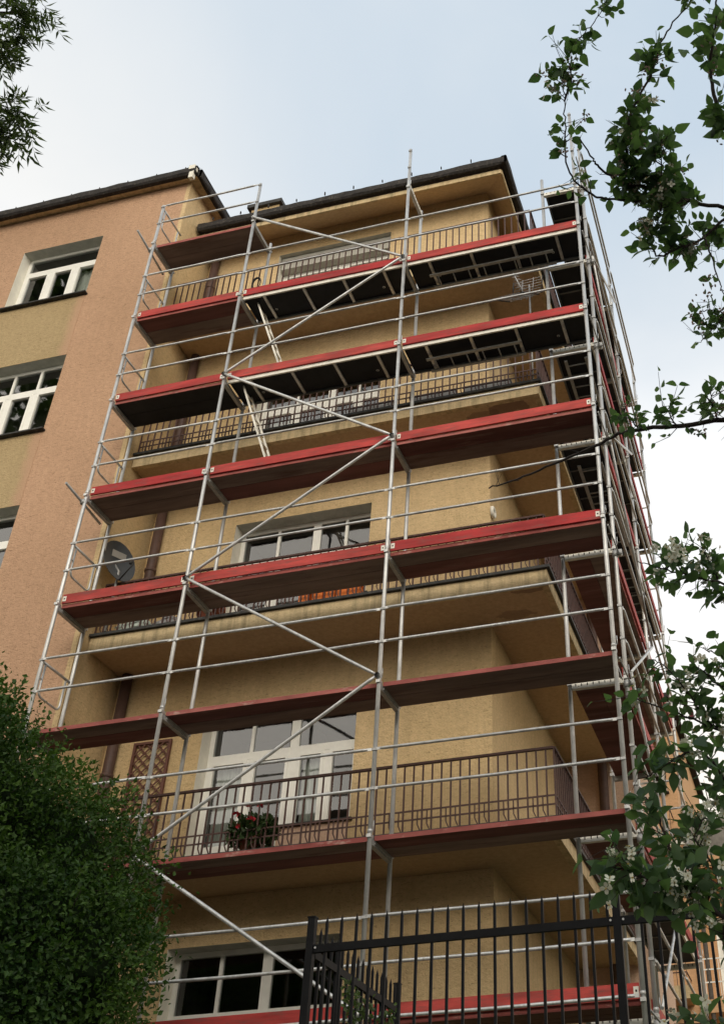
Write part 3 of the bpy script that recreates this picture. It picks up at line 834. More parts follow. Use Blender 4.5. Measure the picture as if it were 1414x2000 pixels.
# satellite dish at the left end of the second balcony
d = thing('satellite_dish', 'dark grey satellite dish with a pale label at the left balcony end', 'satellite dish', (-4.98, 1.02, 8.0))
ax = Vector((.90,-.36,.25)).normalized()
c0 = Vector((-4.98,.98,9.28))
up = (Vector((0,0,1))-ax*ax.z).normalized(); rt = up.cross(ax)
def dish_pt(r, an, off=0): return c0 + rt*(r*.31*math.cos(an)) + up*(r*.42*math.sin(an)) + ax*(.10*r*r-.10+off)
m = MB(); nr, na = 6, 28
for i in range(nr):
    for k in range(na):
        r0, r1 = i/nr, (i+1)/nr; a0, a1 = 2*PI*k/na, 2*PI*(k+1)/na
        m.face([dish_pt(r0,a0),dish_pt(r1,a0),dish_pt(r1,a1),dish_pt(r0,a1)] if i else [dish_pt(0,0),dish_pt(r1,a0),dish_pt(r1,a1)], 0, True)
        m.face(([dish_pt(r0,a0,-.012),dish_pt(r0,a1,-.012),dish_pt(r1,a1,-.012),dish_pt(r1,a0,-.012)] if i else [dish_pt(0,0,-.012),dish_pt(r1,a1,-.012),dish_pt(r1,a0,-.012)]), 0, True)
for k in range(na): m.face([dish_pt(1,2*PI*k/na),dish_pt(1,2*PI*k/na,-.012),dish_pt(1,2*PI*(k+1)/na,-.012),dish_pt(1,2*PI*(k+1)/na)], 0)
m.build('reflector', M['dish'], d)
def dp(x, y, off): 
    r = math.hypot(x/.31, y/.42); return c0+rt*x+up*y+ax*(.10*r*r-.10+off)
m = MB()
lx0, lx1, ly0, ly1 = -.10, .16, .12, .245
m.face([dp(lx0,ly0,.006),dp(lx1,ly0,.006),dp(lx1,ly1,.006),dp(lx0,ly1,.006)], 0)
q = .012
m.face([dp(lx0+q,ly0+q,.009),dp(lx1-q,ly0+q,.009),dp(lx1-q,ly1-q,.009),dp(lx0+q,ly1-q,.009)], 1)
m.face([dp(lx0+.03,ly0+.03,.012),dp(lx0+.09,ly0+.03,.012),dp(lx0+.09,ly1-.03,.012),dp(lx0+.03,ly1-.03,.012)], 2)
m.build('label_plate', [M['dish_label'], painted('dull_label', (.26,.24,.22)), M['dish']], d)
m = MB()
f = c0+ax*.36-up*.30
m.tube([dish_pt(1,-PI/2), f], .012, 8); m.tube([f-ax*.04+up*.02, f-ax*.10+up*.06], .028, 10)
m.build('feed_arm', M['black_plastic'], d)
m = MB()
m.tube([(-4.98,1.02,8.0),(-4.98,1.02,9.1),tuple(c0-ax*.12)], .02, 10)
m.build('mast', M['galv_dull'], d)

# trellis panels on the first-floor wall
for (x0, x1, z0, z1, lab) in [(-4.73,-4.10,4.32,6.54,'brown diamond lattice trellis on the wall left of the lowest balcony door'),(-5.22,-5.16,4.32,6.62,None)]:
    if lab is None: continue
    t = thing('trellis', lab, 'trellis', ((x0+x1)/2, YW-.04, z0))
    fr = MB(); y0, y1 = YW-.06, YW-.02
    fr.box(x0, x0+.04, y0, y1, z0, z1); fr.box(x1-.04, x1, y0, y1, z0, z1)
    fr.box(x0+.04, x1-.04, y0, y1, z1-.04, z1); fr.box(x0+.04, x1-.04, y0, y1, z0, z0+.04)
    fr.build('frame', M['lattice'], t)
    la = MB(); w, h = x1-x0-.08, z1-z0-.08; st = .155
    for dirn in (1, -1):
        k = -h
        while k < w+h:
            # line x = k + dirn*s from bottom
            pts = []
            for s in (0, h):
                pts.append((k+s if dirn == 1 else k+h-s, s))
            (xa, sa), (xb, sb) = pts
            # clip to 0..w
            def at(x): return sa+(sb-sa)*(x-xa)/(xb-xa)
            lo, hi = sorted(((xa,sa),(xb,sb)))
            ca = max(lo[0], 0); cb = min(hi[0], w)
            if cb-ca > .03:
                yy = (y0+.012) if dirn == 1 else (y0+.024)
                la.bar((x0+.04+ca,yy,z0+.04+at(ca)), (x0+.04+cb,yy,z0+.04+at(cb)), .010, .024, up=(0,0,1))
            k += st
    la.build('lattice', M['lattice'], t)

def leaf_cloud(n, centre, radii, ln, wd, mt, name, parent, up_bias=.2, shell=.0):
    c = np.array(centre); r = np.array(radii)
    u = rng.normal(size=(n,3)); u /= np.linalg.norm(u, axis=1)[:,None]
    rad = (shell+(1-shell)*rng.random(n))**(1/3)
    P = c+u*r*rad[:,None]
    D = u+rng.normal(size=(n,3))*.7+np.array([0,0,up_bias]); D /= np.linalg.norm(D, axis=1)[:,None]
    return leaves_mesh(P, D, ln*(.7+.6*rng.random(n)), wd, mt, name, parent)

def leaves_mesh(P, D, ln, wratio, mt, name, parent, tone=None, nrm=None):
    """simple pointed leaves, each two folded triangles pairs (6 vertices)"""
    n = len(P)
    R = rng.normal(size=(n,3)) if nrm is None else nrm
    Sd = np.cross(D, R); Sd /= np.maximum(np.linalg.norm(Sd, axis=1), 1e-6)[:,None]
    Nn = np.cross(Sd, D)
    l = np.asarray(ln)[:,None]; w = l*wratio*.5
    b = P; t = P+D*l-Nn*l*.12
    m1 = P+D*l*.38; 
    V = np.stack([b, m1+Sd*w+Nn*w*.35, t, m1-Sd*w+Nn*w*.35], 1).reshape(-1,3)
    base = np.arange(n)*4
    loops = np.stack([base,base+1,base+2, base,base+2,base+3], 1).ravel()
    counts = np.full(2*n, 3)
    if tone is None: tone = np.clip(.45+.28*rng.normal(size=n), 0, 1)
    return raw_mesh(name, V, loops, counts, M[mt], parent, np.repeat(tone, 4))

# geranium pot on the lowest balcony
gp = thing('flower_pot', 'terracotta pot of red geraniums on the lowest balcony by the door', 'flower pot', (-2.18, 1.28, 4.31))
m = MB(); m.lathe((-2.18,1.28,4.31), [(.001,0),(.11,0),(.15,.20),(.17,.20),(.17,.25),(.14,.25),(.135,.22),(.001,.22)], 20)
m.build('pot', M['terracotta'], gp)
leaf_cloud(900, (-2.15,1.24,4.62), (.36,.24,.22), .075, .8, 'leaf_pot', 'leaves', gp)
m = MB()
for (x, y, z) in [(-2.34,1.12,4.86),(-2.20,1.10,4.95),(-2.02,1.10,4.93),(-2.28,1.06,4.66),(-2.1,1.05,4.72)]:
    m.tube([(-2.18,1.26,4.5),(x,y,z)], .004, 5, 1)
    for _ in range(12):
        o = Vector((random.gauss(0,.024),random.gauss(0,.024),random.gauss(0,.022)))
        a = Vector((random.gauss(0,1),random.gauss(0,1),random.gauss(0,1))).normalized(); b = a.orthogonal()*.016; c = a.cross(b)
        p = Vector((x,y,z))+o
        m.face([p-b-c, p+b-c, p+b+c, p-b+c])
m.build('flower', [M['red_petal'], M['leaf_pot']], gp)

# orange planters along the second balcony
proto = None
for i, x in enumerate((-1.74, -1.53, -1.33, -1.14, -.94)):
    if proto is None:
        proto = thing('planter', 'orange plastic planter standing in the row along the second balcony railing', 'planter', (x, 1.22, 7.99), 'orange planters on the second balcony')
        m = MB(); m.box(x-.085, x+.085, 1.14, 1.30, 7.99, 8.24); m.box(x-.098, x+.098, 1.127, 1.313, 8.24, 8.28)
        m.build('box', M['orange_plastic'], proto)
        m = MB(); m.box(x-.08, x+.08, 1.145, 1.295, 8.281, 8.292); m.build('soil', M['soil'], proto)
    else:
        c = proto.copy(); COL.objects.link(c); c.location = (x, 1.22+.01*(i%2), 7.99)
        for h in proto.children:
            q = h.copy(); COL.objects.link(q); q.parent = c
# clutter at the left of the same balcony
t = thing('flower_pot', 'red brown clay pot standing behind the second balcony railing', 'flower pot', (-3.35, 1.25, 7.99))
m = MB(); m.lathe((-3.35,1.25,7.99), [(.001,0),(.16,0),(.20,.24),(.23,.24),(.23,.30),(.19,.30),(.18,.27),(.001,.27)], 22); m.build('pot', M['terracotta'], t)
leaf_cloud(260, (-3.35,1.25,8.42), (.22,.2,.18), .07, .6, 'leaf_pot', 'leaves', t)
def bag(name, label, c, r, mt):
    m = MB(); nu, nv = 22, 12
    for i in range(nv):
        for k in range(nu):
            q = []
            for (a, b) in ((i,k),(i,k+1),(i+1,k+1),(i+1,k)):
                th = PI*a/nv; ph = 2*PI*(b%nu)/nu
                v = Vector((math.sin(th)*math.cos(ph), math.sin(th)*math.sin(ph), math.cos(th)))
                j = 1+.28*noise.noise(v*2.3+Vector(c))+.12*noise.noise(v*6+Vector(c))
                p = Vector((c[0]+v.x*r[0]*j, c[1]+v.y*r[1]*j, c[2]+r[2]*.93+v.z*r[2]*j)); p.z = max(p.z, c[2])
                q.append(p)
            m.face(q, 0, True)
    tag(m.build(name, M[mt]), label, 'bag')
bag('plastic_bag', 'crumpled pale green plastic bag at the left end of the second balcony', (-4.62,1.25,7.985), (.30,.15,.14), 'pale_plastic')
bag('plastic_bag', 'grey crumpled plastic sack beside the pale green bag on the second balcony', (-4.02,1.25,7.985), (.24,.14,.12), 'grey_plastic')
m = MB(); m.box(-3.82,-3.70,1.14,1.32,7.985,8.3); m.box(-2.9,-2.78,1.16,1.34,7.985,8.42)
# grey planters on the third balcony
proto = None
for i, x in enumerate((-.9, .2, 1.15)):
    if proto is None:
        proto = thing('planter', 'long grey trough standing in the row along the third balcony railing', 'planter', (x, 1.24, 11.59), 'grey troughs on the third balcony')
        m = MB(); m.box(x-.40, x+.40, 1.15, 1.33, 11.59, 11.80); m.box(x-.415, x+.415, 1.135, 1.345, 11.80, 11.83)
        m.build('box', M['grey_plastic'], proto)
        m = MB(); m.box(x-.39, x+.39, 1.16, 1.32, 11.831, 11.845); m.build('soil', M['soil'], proto)
    else:
        c = proto.copy(); COL.objects.link(c); c.location = (x, 1.24, 11.59)
        for h in proto.children:
            q = h.copy(); COL.objects.link(q); q.parent = c

# television aerial at the corner of the third balcony
an = thing('aerial', 'silver television aerial with mesh reflectors above the third balcony corner', 'aerial', (1.95, 1.12, 11.6))
m = MB(); m.tube([(1.95,1.12,11.6),(1.95,1.12,13.95)], .016, 8); m.build('mast', M['galv_dull'], an)
m = MB(); A0, A1 = Vector((1.90,1.12,13.60)), Vector((1.62,.98,14.42))
m.tube([A0,A1], .010, 8); bd = (A1-A0).normalized(); sd_ = Vector((.93,.2,.30)).normalized()
for i in range(11):
    p = A0+(A1-A0)*((i+1)/11.); hl = .10-.004*i
    m.tube([p-sd_*hl, p+sd_*hl], .0045, 5); 
    m.tube([p-sd_*hl*.6+Vector((0,0,.03)), p+sd_*hl*.6+Vector((0,0,.03))], .004, 5)
m.build('boom', M['steel_wire'], an)
m = MB(); k_ = MB()
for q in (1, -1):
    v = (Vector((.05,-.1,-.04))+Vector((.0,.0,.0)))
    base = A0+Vector((.0,.0,.02)); dirr = (bd*.30+Vector((q*.18,-.10,q*.30))).normalized()
    for i in range(7):
        p = base+dirr*(.05+.055*i)
        m.tube([p-sd_*.27, p+sd_*.27], .0045, 5)
    for s in (-1, 1):
        m.tube([base+sd_*(.1*s), base+sd_*(.1*s)+dirr*.40], .006, 5)
        k_.tube([base+sd_*(.27*s)+dirr*.04, base+sd_*(.27*s)+dirr*.39], .011, 6)
m.build('reflector', M['steel_wire'], an); k_.build('end_strip', M['black_plastic'], an)

# ring fitting on the wall corner, second floor
rl = thing('wall_lamp', 'small pale ring fitting on the dark wall corner of the second floor', 'wall lamp', (1.02, YW-.02, 9.85))
m = MB(); m.lathe((XC+.012,YW+.06,9.87), [(.05,0),(.11,.0),(.11,.03),(.09,.05),(.05,.045),(.05,0)], 20, 0, (1,0,0)); m.build('ring', M['white_plaster'], rl)
m = MB(); m.lathe((XC+.014,YW+.06,9.87), [(.001,.02),(.049,.02)], 16, 0, (1,0,0)); m.build('glass_disc', M['slot'], rl)
# coil of cable hung on the top balcony railing
m = MB()
for j in range(4):
    m.tube([(-3.42+.075*math.cos(a)*(1+.08*j), YB-.01-.006*j, 15.42+.14*math.sin(a)*(1+.05*j)) for a in [2*PI*i/20 for i in range(21)]], .008, 6)
tag(m.build('cable_coil', M['cable']), 'dark coil of cable hung on the top balcony railing', 'cable')
# ------------------------------------------------------------------ black fence
YFN = -4.2
def fence_panel(name, label, a, b, posts, zrail=1.55, ztop=1.75, sp=.117, endpost=True):
    a, b = Vector((*a,0)), Vector((*b,0)); d = b-a; ln = d.length; d.normalize()
    t = thing(name, label, 'fence', (a.x, a.y, .08))
    P = lambda s, z: (a.x+d.x*s, a.y+d.y*s, z)
    for s in posts:
        m = MB(); m.bar(P(s,.08), P(s,ztop+.02), .055, .055, up=(d.x,d.y,0))
        m.bar(P(s,ztop+.02), P(s,ztop+.03), .064, .064, up=(d.x,d.y,0))
        m.build('post', M['fence'], t)
    for z in (zrail, .30):
        m = MB(); e = [0]+sorted(posts)+[ln]
        m.bar(P(0,z), P(ln,z), .035, .055)
        for s in posts:
            for q in (-.045, .045):
                if 0 < s+q < ln: m.tube([(P(s+q,z)[0]-d.y*0+d.y*.017, P(s+q,z)[1]-d.x*.017, z+.005),(P(s+q,z)[0]+d.y*.024, P(s+q,z)[1]-d.x*.024, z+.005)], .008, 8, 1)
        m.build('rail', [M['fence'], M['galv']], t)
    n = int(ln/sp)
    for i in range(1, n+1):
        s = i*sp
        if any(abs(s-q) < .06 for q in posts) or s > ln: continue
        m = MB(); m.bar(P(s,.12), P(s,ztop-.02), .019, .019, up=(d.x,d.y,0))
        # pointed tip
        b0 = [P(s,ztop-.02)]
        c = Vector(P(s,ztop+.03)); w = .0095
        q = [Vector(P(s,ztop-.02))+Vector((i_*w,j_*w,.0005)) for i_, j_ in ((-1,-1),(1,-1),(1,1),(-1,1))]
        for k in range(4): m.face([q[k], q[(k+1)%4], c])
        m.build('bar', M['fence'], t)
    return t
fence_panel('fence', 'black steel bar fence along the wall, running right from its tall corner post', (1.22,YFN), (8.2,YFN), [.0, 2.29, 4.58, 6.87])
fence_panel('fence', 'short black spiked fence running back from the corner post towards the scaffold', (1.22,YFN+.06), (1.20,-2.20), [1.94], 1.53, 1.72)

# ------------------------------------------------------------------ plants
def smooth_path(pts, n=5):
    pts = [np.array(p, float) for p in pts]; out = []
    for i in range(len(pts)-1):
        p0 = pts[max(i-1,0)]; p1 = pts[i]; p2 = pts[i+1]; p3 = pts[min(i+2,len(pts)-1)]
        for k in range(n):
            t = k/n
            out.append(.5*((2*p1)+(-p0+p2)*t+(2*p0-5*p1+4*p2-p3)*t*t+(-p0+3*p1-3*p2+p3)*t**3))
    out.append(pts[-1]); return out

# ---- large shrub on the left
sh = thing('shrub', 'large dense dark green shrub filling the lower left in front of the blocks', 'shrub', (-3.4, -2.9, -.05))
def shrub_r(u):
    """radius factor of the lumpy mound in direction u (unit)"""
    v = Vector(u); 
    return 1+.20*noise.noise(v*1.7+Vector((3.1,1,7)))+.13*noise.noise(v*4.1+Vector((9,2,4)))+.06*noise.noise(v*9)
SC = np.array([-4.52, -2.75, 1.62]); SR = np.array([3.28, 2.2, 3.42])
core = MB(); nu, nv = 64, 36
def cpt(i, k, f):
    th = PI*i/nv; ph = 2*PI*(k%nu)/nu
    u = np.array([math.sin(th)*math.cos(ph), math.sin(th)*math.sin(ph), math.cos(th)])
    p = SC+u*SR*shrub_r(u)*f; p[2] = max(p[2], .02); return p
n = 220000
u = rng.normal(size=(n,3)); u[:,1] -= .25*np.abs(rng.normal(size=n)); u /= np.linalg.norm(u, axis=1)[:,None]
rr = np.array([shrub_r(a) for a in u])
dep = 1-np.abs(rng.normal(size=n))*.085+.03*rng.normal(size=n)
P = SC+u*SR*(rr*dep)[:,None]
P += rng.normal(size=(n,3))*.03
keep = (P[:,2] > .1)
P, u, dep = P[keep], u[keep], dep[keep]
cl = np.array([noise.noise(Vector(p*2.2)) for p in P])
cl2 = np.array([noise.noise(Vector(p*.9)+Vector((5,5,5))) for p in P])
keep = (cl > -.42) | (rng.random(len(P)) < .35)
P, u, cl, cl2, dep = P[keep], u[keep], cl[keep], cl2[keep], dep[keep]
D = u*.55+rng.normal(size=u.shape)*.65+np.array([0,0,.05]); D /= np.linalg.norm(D, axis=1)[:,None]
tone = np.clip(.36+.55*cl2+.35*cl+.20*rng.normal(size=len(P)), 0, 1)
nrm = u*.9+rng.normal(size=u.shape)*.6+np.array([0,0,.35])
leaves_mesh(P, D, .052*(.55+.95*rng.random(len(P))), .62, 'leaf_bush', 'crown', sh, tone, nrm)
# long shoots sticking out of the mound
P2, D2 = [], []
SMT = []
for _ in range(150):
    a = rng.normal(size=3); a[2] = abs(a[2])*.9; a /= np.linalg.norm(a)
    p = SC+a*SR*shrub_r(a)*.97
    if p[2] < .5: continue
    g_ = a*.6+rng.normal(size=3)*.35+np.array([0,0,.55]); g_ /= np.linalg.norm(g_); L_ = rng.uniform(.12,.36)
    SMT.append([p-g_*.1, p+g_*L_])
    for q in np.linspace(.0, L_, 8):
        for _k in range(2):
            P2.append(p+g_*q); e = g_*.5+rng.normal(size=3)*.6; D2.append(e/np.linalg.norm(e))
P2 = np.array(P2); D2 = np.array(D2)
leaves_mesh(P2, D2, .065*(.6+.7*rng.random(len(P2))), .6, 'leaf_bush', 'shoots', sh)
tr = MB()
for q_ in SMT: tr.tube(q_, [.004,.0015], 4)
for k in range(9):
    an_ = 2*PI*k/9; b0 = np.array([-3.5+.25*math.cos(an_), -2.8+.25*math.sin(an_), -.05])
    a = np.array([math.cos(an_)*.62, math.sin(an_)*.62, .62])
    e = SC+a*SR*.72
    pts = smooth_path([b0, b0*.55+e*.45+np.array([0,0,.35]), e], 5)
    tr.tube(pts, list(np.linspace(.06,.015,len(pts))), 7)
    for j in range(4):
        q = np.array(pts[int(len(pts)*(.45+.13*j))]); f = q+rng.normal(size=3)*.5+a*.5
        tr.tube([q, (q+f)/2+rng.normal(size=3)*.05, f], [.018,.012,.005], 5)
tr.build('branches', M['bark'], sh)
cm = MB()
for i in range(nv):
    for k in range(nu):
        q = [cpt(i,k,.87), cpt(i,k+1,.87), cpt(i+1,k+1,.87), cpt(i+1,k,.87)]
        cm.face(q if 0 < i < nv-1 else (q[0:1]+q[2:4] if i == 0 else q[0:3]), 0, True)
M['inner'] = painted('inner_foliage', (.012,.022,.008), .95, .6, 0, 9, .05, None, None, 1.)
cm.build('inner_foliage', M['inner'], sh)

# ---- mock orange overhanging from the right
jas = thing('flowering_shrub', 'mock orange shrub whose thin white-flowering branches overhang from the right edge', 'shrub', (5.75, -8.5, -2.25))
BR = {
'a': [(5.40,-8.60,3.30),(5.11,-8.64,3.42),(4.96,-8.71,3.43),(4.77,-8.8,3.44),(4.64,-8.89,3.46),(4.52,-8.95,3.46),(4.43,-9.04,3.49),(4.41,-9.09,3.5),(4.37,-9.17,3.55)],
'b': [(4.77,-8.80,3.44),(4.66,-8.85,3.40),(4.56,-8.87,3.42),(4.41,-8.9,3.45),(4.36,-8.91,3.49),(4.29,-8.96,3.57),(4.28,-9.03,3.68),(4.3,-9.09,3.81),(4.31,-9.14,3.91),(4.33,-9.2,4.03),(4.33,-9.24,4.12)],
'b2': [(4.31,-9.14,3.9),(4.36,-9.19,4.01),(4.36,-9.23,4.11),(4.43,-9.26,4.21),(4.49,-9.27,4.28),(4.56,-9.29,4.36),(4.62,-9.33,4.48)],
'c': [(4.64,-8.89,3.46),(4.58,-9.0,3.52),(4.56,-9.03,3.6),(4.6,-9.09,3.73),(4.66,-9.12,3.84),(4.75,-9.17,3.97),(4.79,-9.2,4.07),(4.87,-9.24,4.18),(4.99,-9.27,4.3),(5.07,-9.32,4.43)],
'd': [(5.40,-8.60,3.15),(5.09,-9.05,3.28),(5.01,-9.16,3.45),(4.98,-9.22,3.58),(4.99,-9.28,3.71),(5.03,-9.33,3.84),(5.06,-9.38,3.96),(5.11,-9.47,4.14)],
'e': [(5.40,-8.60,3.30),(5.06,-8.74,3.37),(4.95,-8.74,3.32),(4.82,-8.72,3.23),(4.73,-8.73,3.2),(4.63,-8.74,3.16),(4.6,-8.8,3.21),(4.66,-8.87,3.29),(4.71,-9.01,3.47),(4.73,-9.08,3.54)],
'f': [(4.84,-8.74,3.24),(4.85,-8.76,3.14),(4.86,-8.73,3.07),(4.87,-8.68,2.98),(4.88,-8.66,2.92),(4.93,-8.61,2.84)],
'f2': [(4.93,-8.61,2.84),(4.87,-8.62,2.84),(4.82,-8.64,2.86),(4.77,-8.65,2.85),(4.72,-8.65,2.83)],
'f3': [(4.93,-8.61,2.84),(4.9,-8.64,2.87),(4.84,-8.63,2.79),(4.79,-8.64,2.73),(4.75,-8.65,2.68)],
'g': [(5.45,-8.60,2.15),(4.97,-8.55,2.29),(4.79,-8.47,2.37),(4.56,-8.4,2.44),(4.35,-8.32,2.52),(4.19,-8.21,2.56),(3.97,-8.09,2.59),(3.76,-7.98,2.62),(3.59,-7.88,2.67)],
'g2': [(4.76,-8.46,2.38),(4.75,-8.57,2.40),(4.75,-8.59,2.44)],
'g3': [(4.58,-8.41,2.435),(4.56,-8.5,2.44),(4.54,-8.53,2.46)],
'g4': [(4.41,-8.35,2.50),(4.38,-8.42,2.52),(4.36,-8.45,2.56)],
'h': [(5.50,-8.52,1.45),(4.8,-8.3,1.6),(4.68,-8.38,1.62),(4.54,-8.46,1.64),(4.45,-8.52,1.65),(4.37,-8.58,1.66)],
'h2': [(4.66,-8.39,1.62),(4.65,-8.40,1.66),(4.64,-8.44,1.68),(4.62,-8.51,1.72)],
'h3': [(4.54,-8.46,1.64),(4.5,-8.53,1.67),(4.49,-8.57,1.69)],
'i': [(5.55,-8.5,.85),(4.74,-8.14,1.05),(4.59,-8.16,1.11),(4.45,-8.18,1.18),(4.32,-8.2,1.24),(4.24,-8.19,1.3)],
'i2': [(4.59,-8.16,1.11),(4.53,-8.24,1.13),(4.49,-8.31,1.2),(4.43,-8.39,1.27),(4.38,-8.43,1.31)],
'i3': [(5.52,-8.5,1.1),(4.71,-8.14,1.2),(4.61,-8.21,1.26),(4.54,-8.27,1.32),(4.5,-8.3,1.35)],
'i4': [(5.52,-8.5,1.15),(4.75,-8.19,1.28),(4.66,-8.26,1.35),(4.6,-8.3,1.37),(4.56,-8.32,1.39)],
'j': [(5.55,-8.5,.35),(4.7,-8.26,0.7),(4.58,-8.41,0.82),(4.53,-8.49,0.88),(4.46,-8.54,0.88),(4.37,-8.55,0.83),(4.32,-8.56,0.8)],
'k': [(5.6,-8.5,-.1),(4.61,-8.44,0.24),(4.52,-8.5,0.34),(4.44,-8.53,0.41),(4.39,-8.57,0.51),(4.37,-8.59,0.57),(4.35,-8.61,0.65),(4.32,-8.62,0.71)],
'k2': [(4.46,-8.53,0.40),(4.39,-8.65,0.4),(4.32,-8.71,0.42),(4.25,-8.77,0.43),(4.22,-8.81,0.44)],
'k3': [(4.46,-8.53,0.39),(4.4,-8.61,0.4),(4.3,-8.62,0.38),(4.25,-8.63,0.38)],
'k4': [(4.32,-8.71,0.42),(4.27,-8.73,0.43),(4.25,-8.79,0.46),(4.24,-8.85,0.49)],
'l': [(5.6,-8.5,0),(4.55,-8.4,0.35),(4.51,-8.47,0.46),(4.49,-8.51,0.54),(4.46,-8.53,0.6),(4.55,-8.56,0.7)],
'm': [(5.65,-8.5,-.5),(4.55,-8.34,-0.06),(4.45,-8.44,0.03),(4.40,-8.47,0.05)],
}
# thickness at the root, leaf density per metre, leaf length, bare length at the root, flowers (white) count, buds
BP = {'a':(.012,88,0.062,.55,2,5),'b':(.007,36,0.053,.35,2,4),'b2':(.004,42,0.053,.05,0,4),'c':(.009,85,0.058,.05,2,8),'d':(.013,56,0.058,.55,0,4),
'e':(.008,95,0.058,.45,4,5),'f':(.005,9,.055,.12,0,1),'f2':(.004,36,0.048,.03,0,2),'f3':(.004,62,0.048,.03,0,2),'g':(.014,11,0.043,.6,0,0),
'g2':(.004,84,0.045,.0,0,1),'g3':(.004,84,0.045,.0,0,1),'g4':(.004,84,0.043,.0,0,1),'h':(.007,41,0.053,.65,4,0),'h2':(.004,72,0.052,.02,2,0),'h3':(.003,60,0.050,.02,3,0),
'i':(.007,48,0.049,.65,6,0),'i2':(.005,63,0.049,.02,3,0),'i3':(.005,63,0.051,.75,2,0),'i4':(.005,58,0.049,.75,3,0),'j':(.007,63,0.056,.8,8,0),
'k':(.009,50,0.056,.95,8,0),'k2':(.005,59,0.061,.02,2,0),'k3':(.004,63,0.056,.02,2,0),'k4':(.004,74,0.054,.02,2,0),'l':(.006,55,0.054,1.0,7,0),'m':(.006,42,0.054,1.0,7,0)}
tm = MB()
tk = smooth_path([(5.75,-8.5,-2.25),(5.65,-8.5,-.4),(5.55,-8.5,.9),(5.48,-8.55,2.1),(5.38,-8.6,3.35)], 6)
tm.tube(tk, list(np.linspace(.055,.016,len(tk))), 9)
tm.build('trunk', M['bark'], jas)

def ovate(P, D, U, ln, wr, curl):
    """ovate pointed leaf folded along the midrib: rows of (left, mid, right)"""
    Sd = np.cross(D, U); Sd /= max(np.linalg.norm(Sd), 1e-6); Nn = np.cross(Sd, D)
    ts = [0, .14, .36, .62, .84, 1.0]; ws = [.04, .62, 1.0, .78, .36, 0.0]
    vs = []
    for t, w in zip(ts, ws):
        c = P+D*(ln*t)-Nn*(curl*ln*t*t)
        h = ln*wr*.5*w
        vs += [c+Sd*h+Nn*h*.30, c, c-Sd*h+Nn*h*.30]
    return vs
OV_F = []
for i in range(5):
    a = i*3
    OV_F += [(a,a+1,a+4,a+3), (a+1,a+2,a+5,a+4)]
OV = np.array(OV_F)
def petal_cluster(mb, c, n, r, size):
    """n open four-petalled flowers scattered round c"""
    for _ in range(n):
        o = Vector(rng.normal(size=3)*r); p = Vector(c)+o
        ax = (o.normalized()*.8+Vector(rng.normal(size=3))*.5+Vector((0,-.5,-.15))).normalized()
        u_ = ax.orthogonal().normalized(); w_ = ax.cross(u_); a0 = rng.uniform(0, PI); sz = size*rng.uniform(.8,1.15)
        for k in range(4):
            an_ = a0+PI/2*k; d_ = u_*math.cos(an_)+w_*math.sin(an_); s_ = ax.cross(d_)
            lift = rng.uniform(.1,.5)
            q0 = p; q1 = p+d_*sz*.45+s_*sz*.34+ax*sz*lift*.25; q2 = p+d_*sz*.86+s_*sz*.26+ax*sz*lift*.5
            q3 = p+d_*sz+ax*sz*lift*.6; q4 = p+d_*sz*.86-s_*sz*.26+ax*sz*lift*.5; q5 = p+d_*sz*.45-s_*sz*.34+ax*sz*lift*.25
            mb.face([q0,q1,q2,q3], 0, True); mb.face([q0,q3,q4,q5], 0, True)
        for k in range(5):
            mb.tube([p+ax*.001, p+ax*sz*.35+Vector(rng.normal(size=3))*sz*.12], .0011, 4, 1, False)
def bud_cluster(mb, c, n=7):
    for _ in range(n):
        p = Vector(c)+Vector(rng.normal(size=3))*.017
        ax = Vector(rng.normal(size=3)).normalized()
        mb.lathe(p, [(.0004,-.007),(.0042,-.002),(.0038,.004),(.0004,.009)], 6, 0, ax)

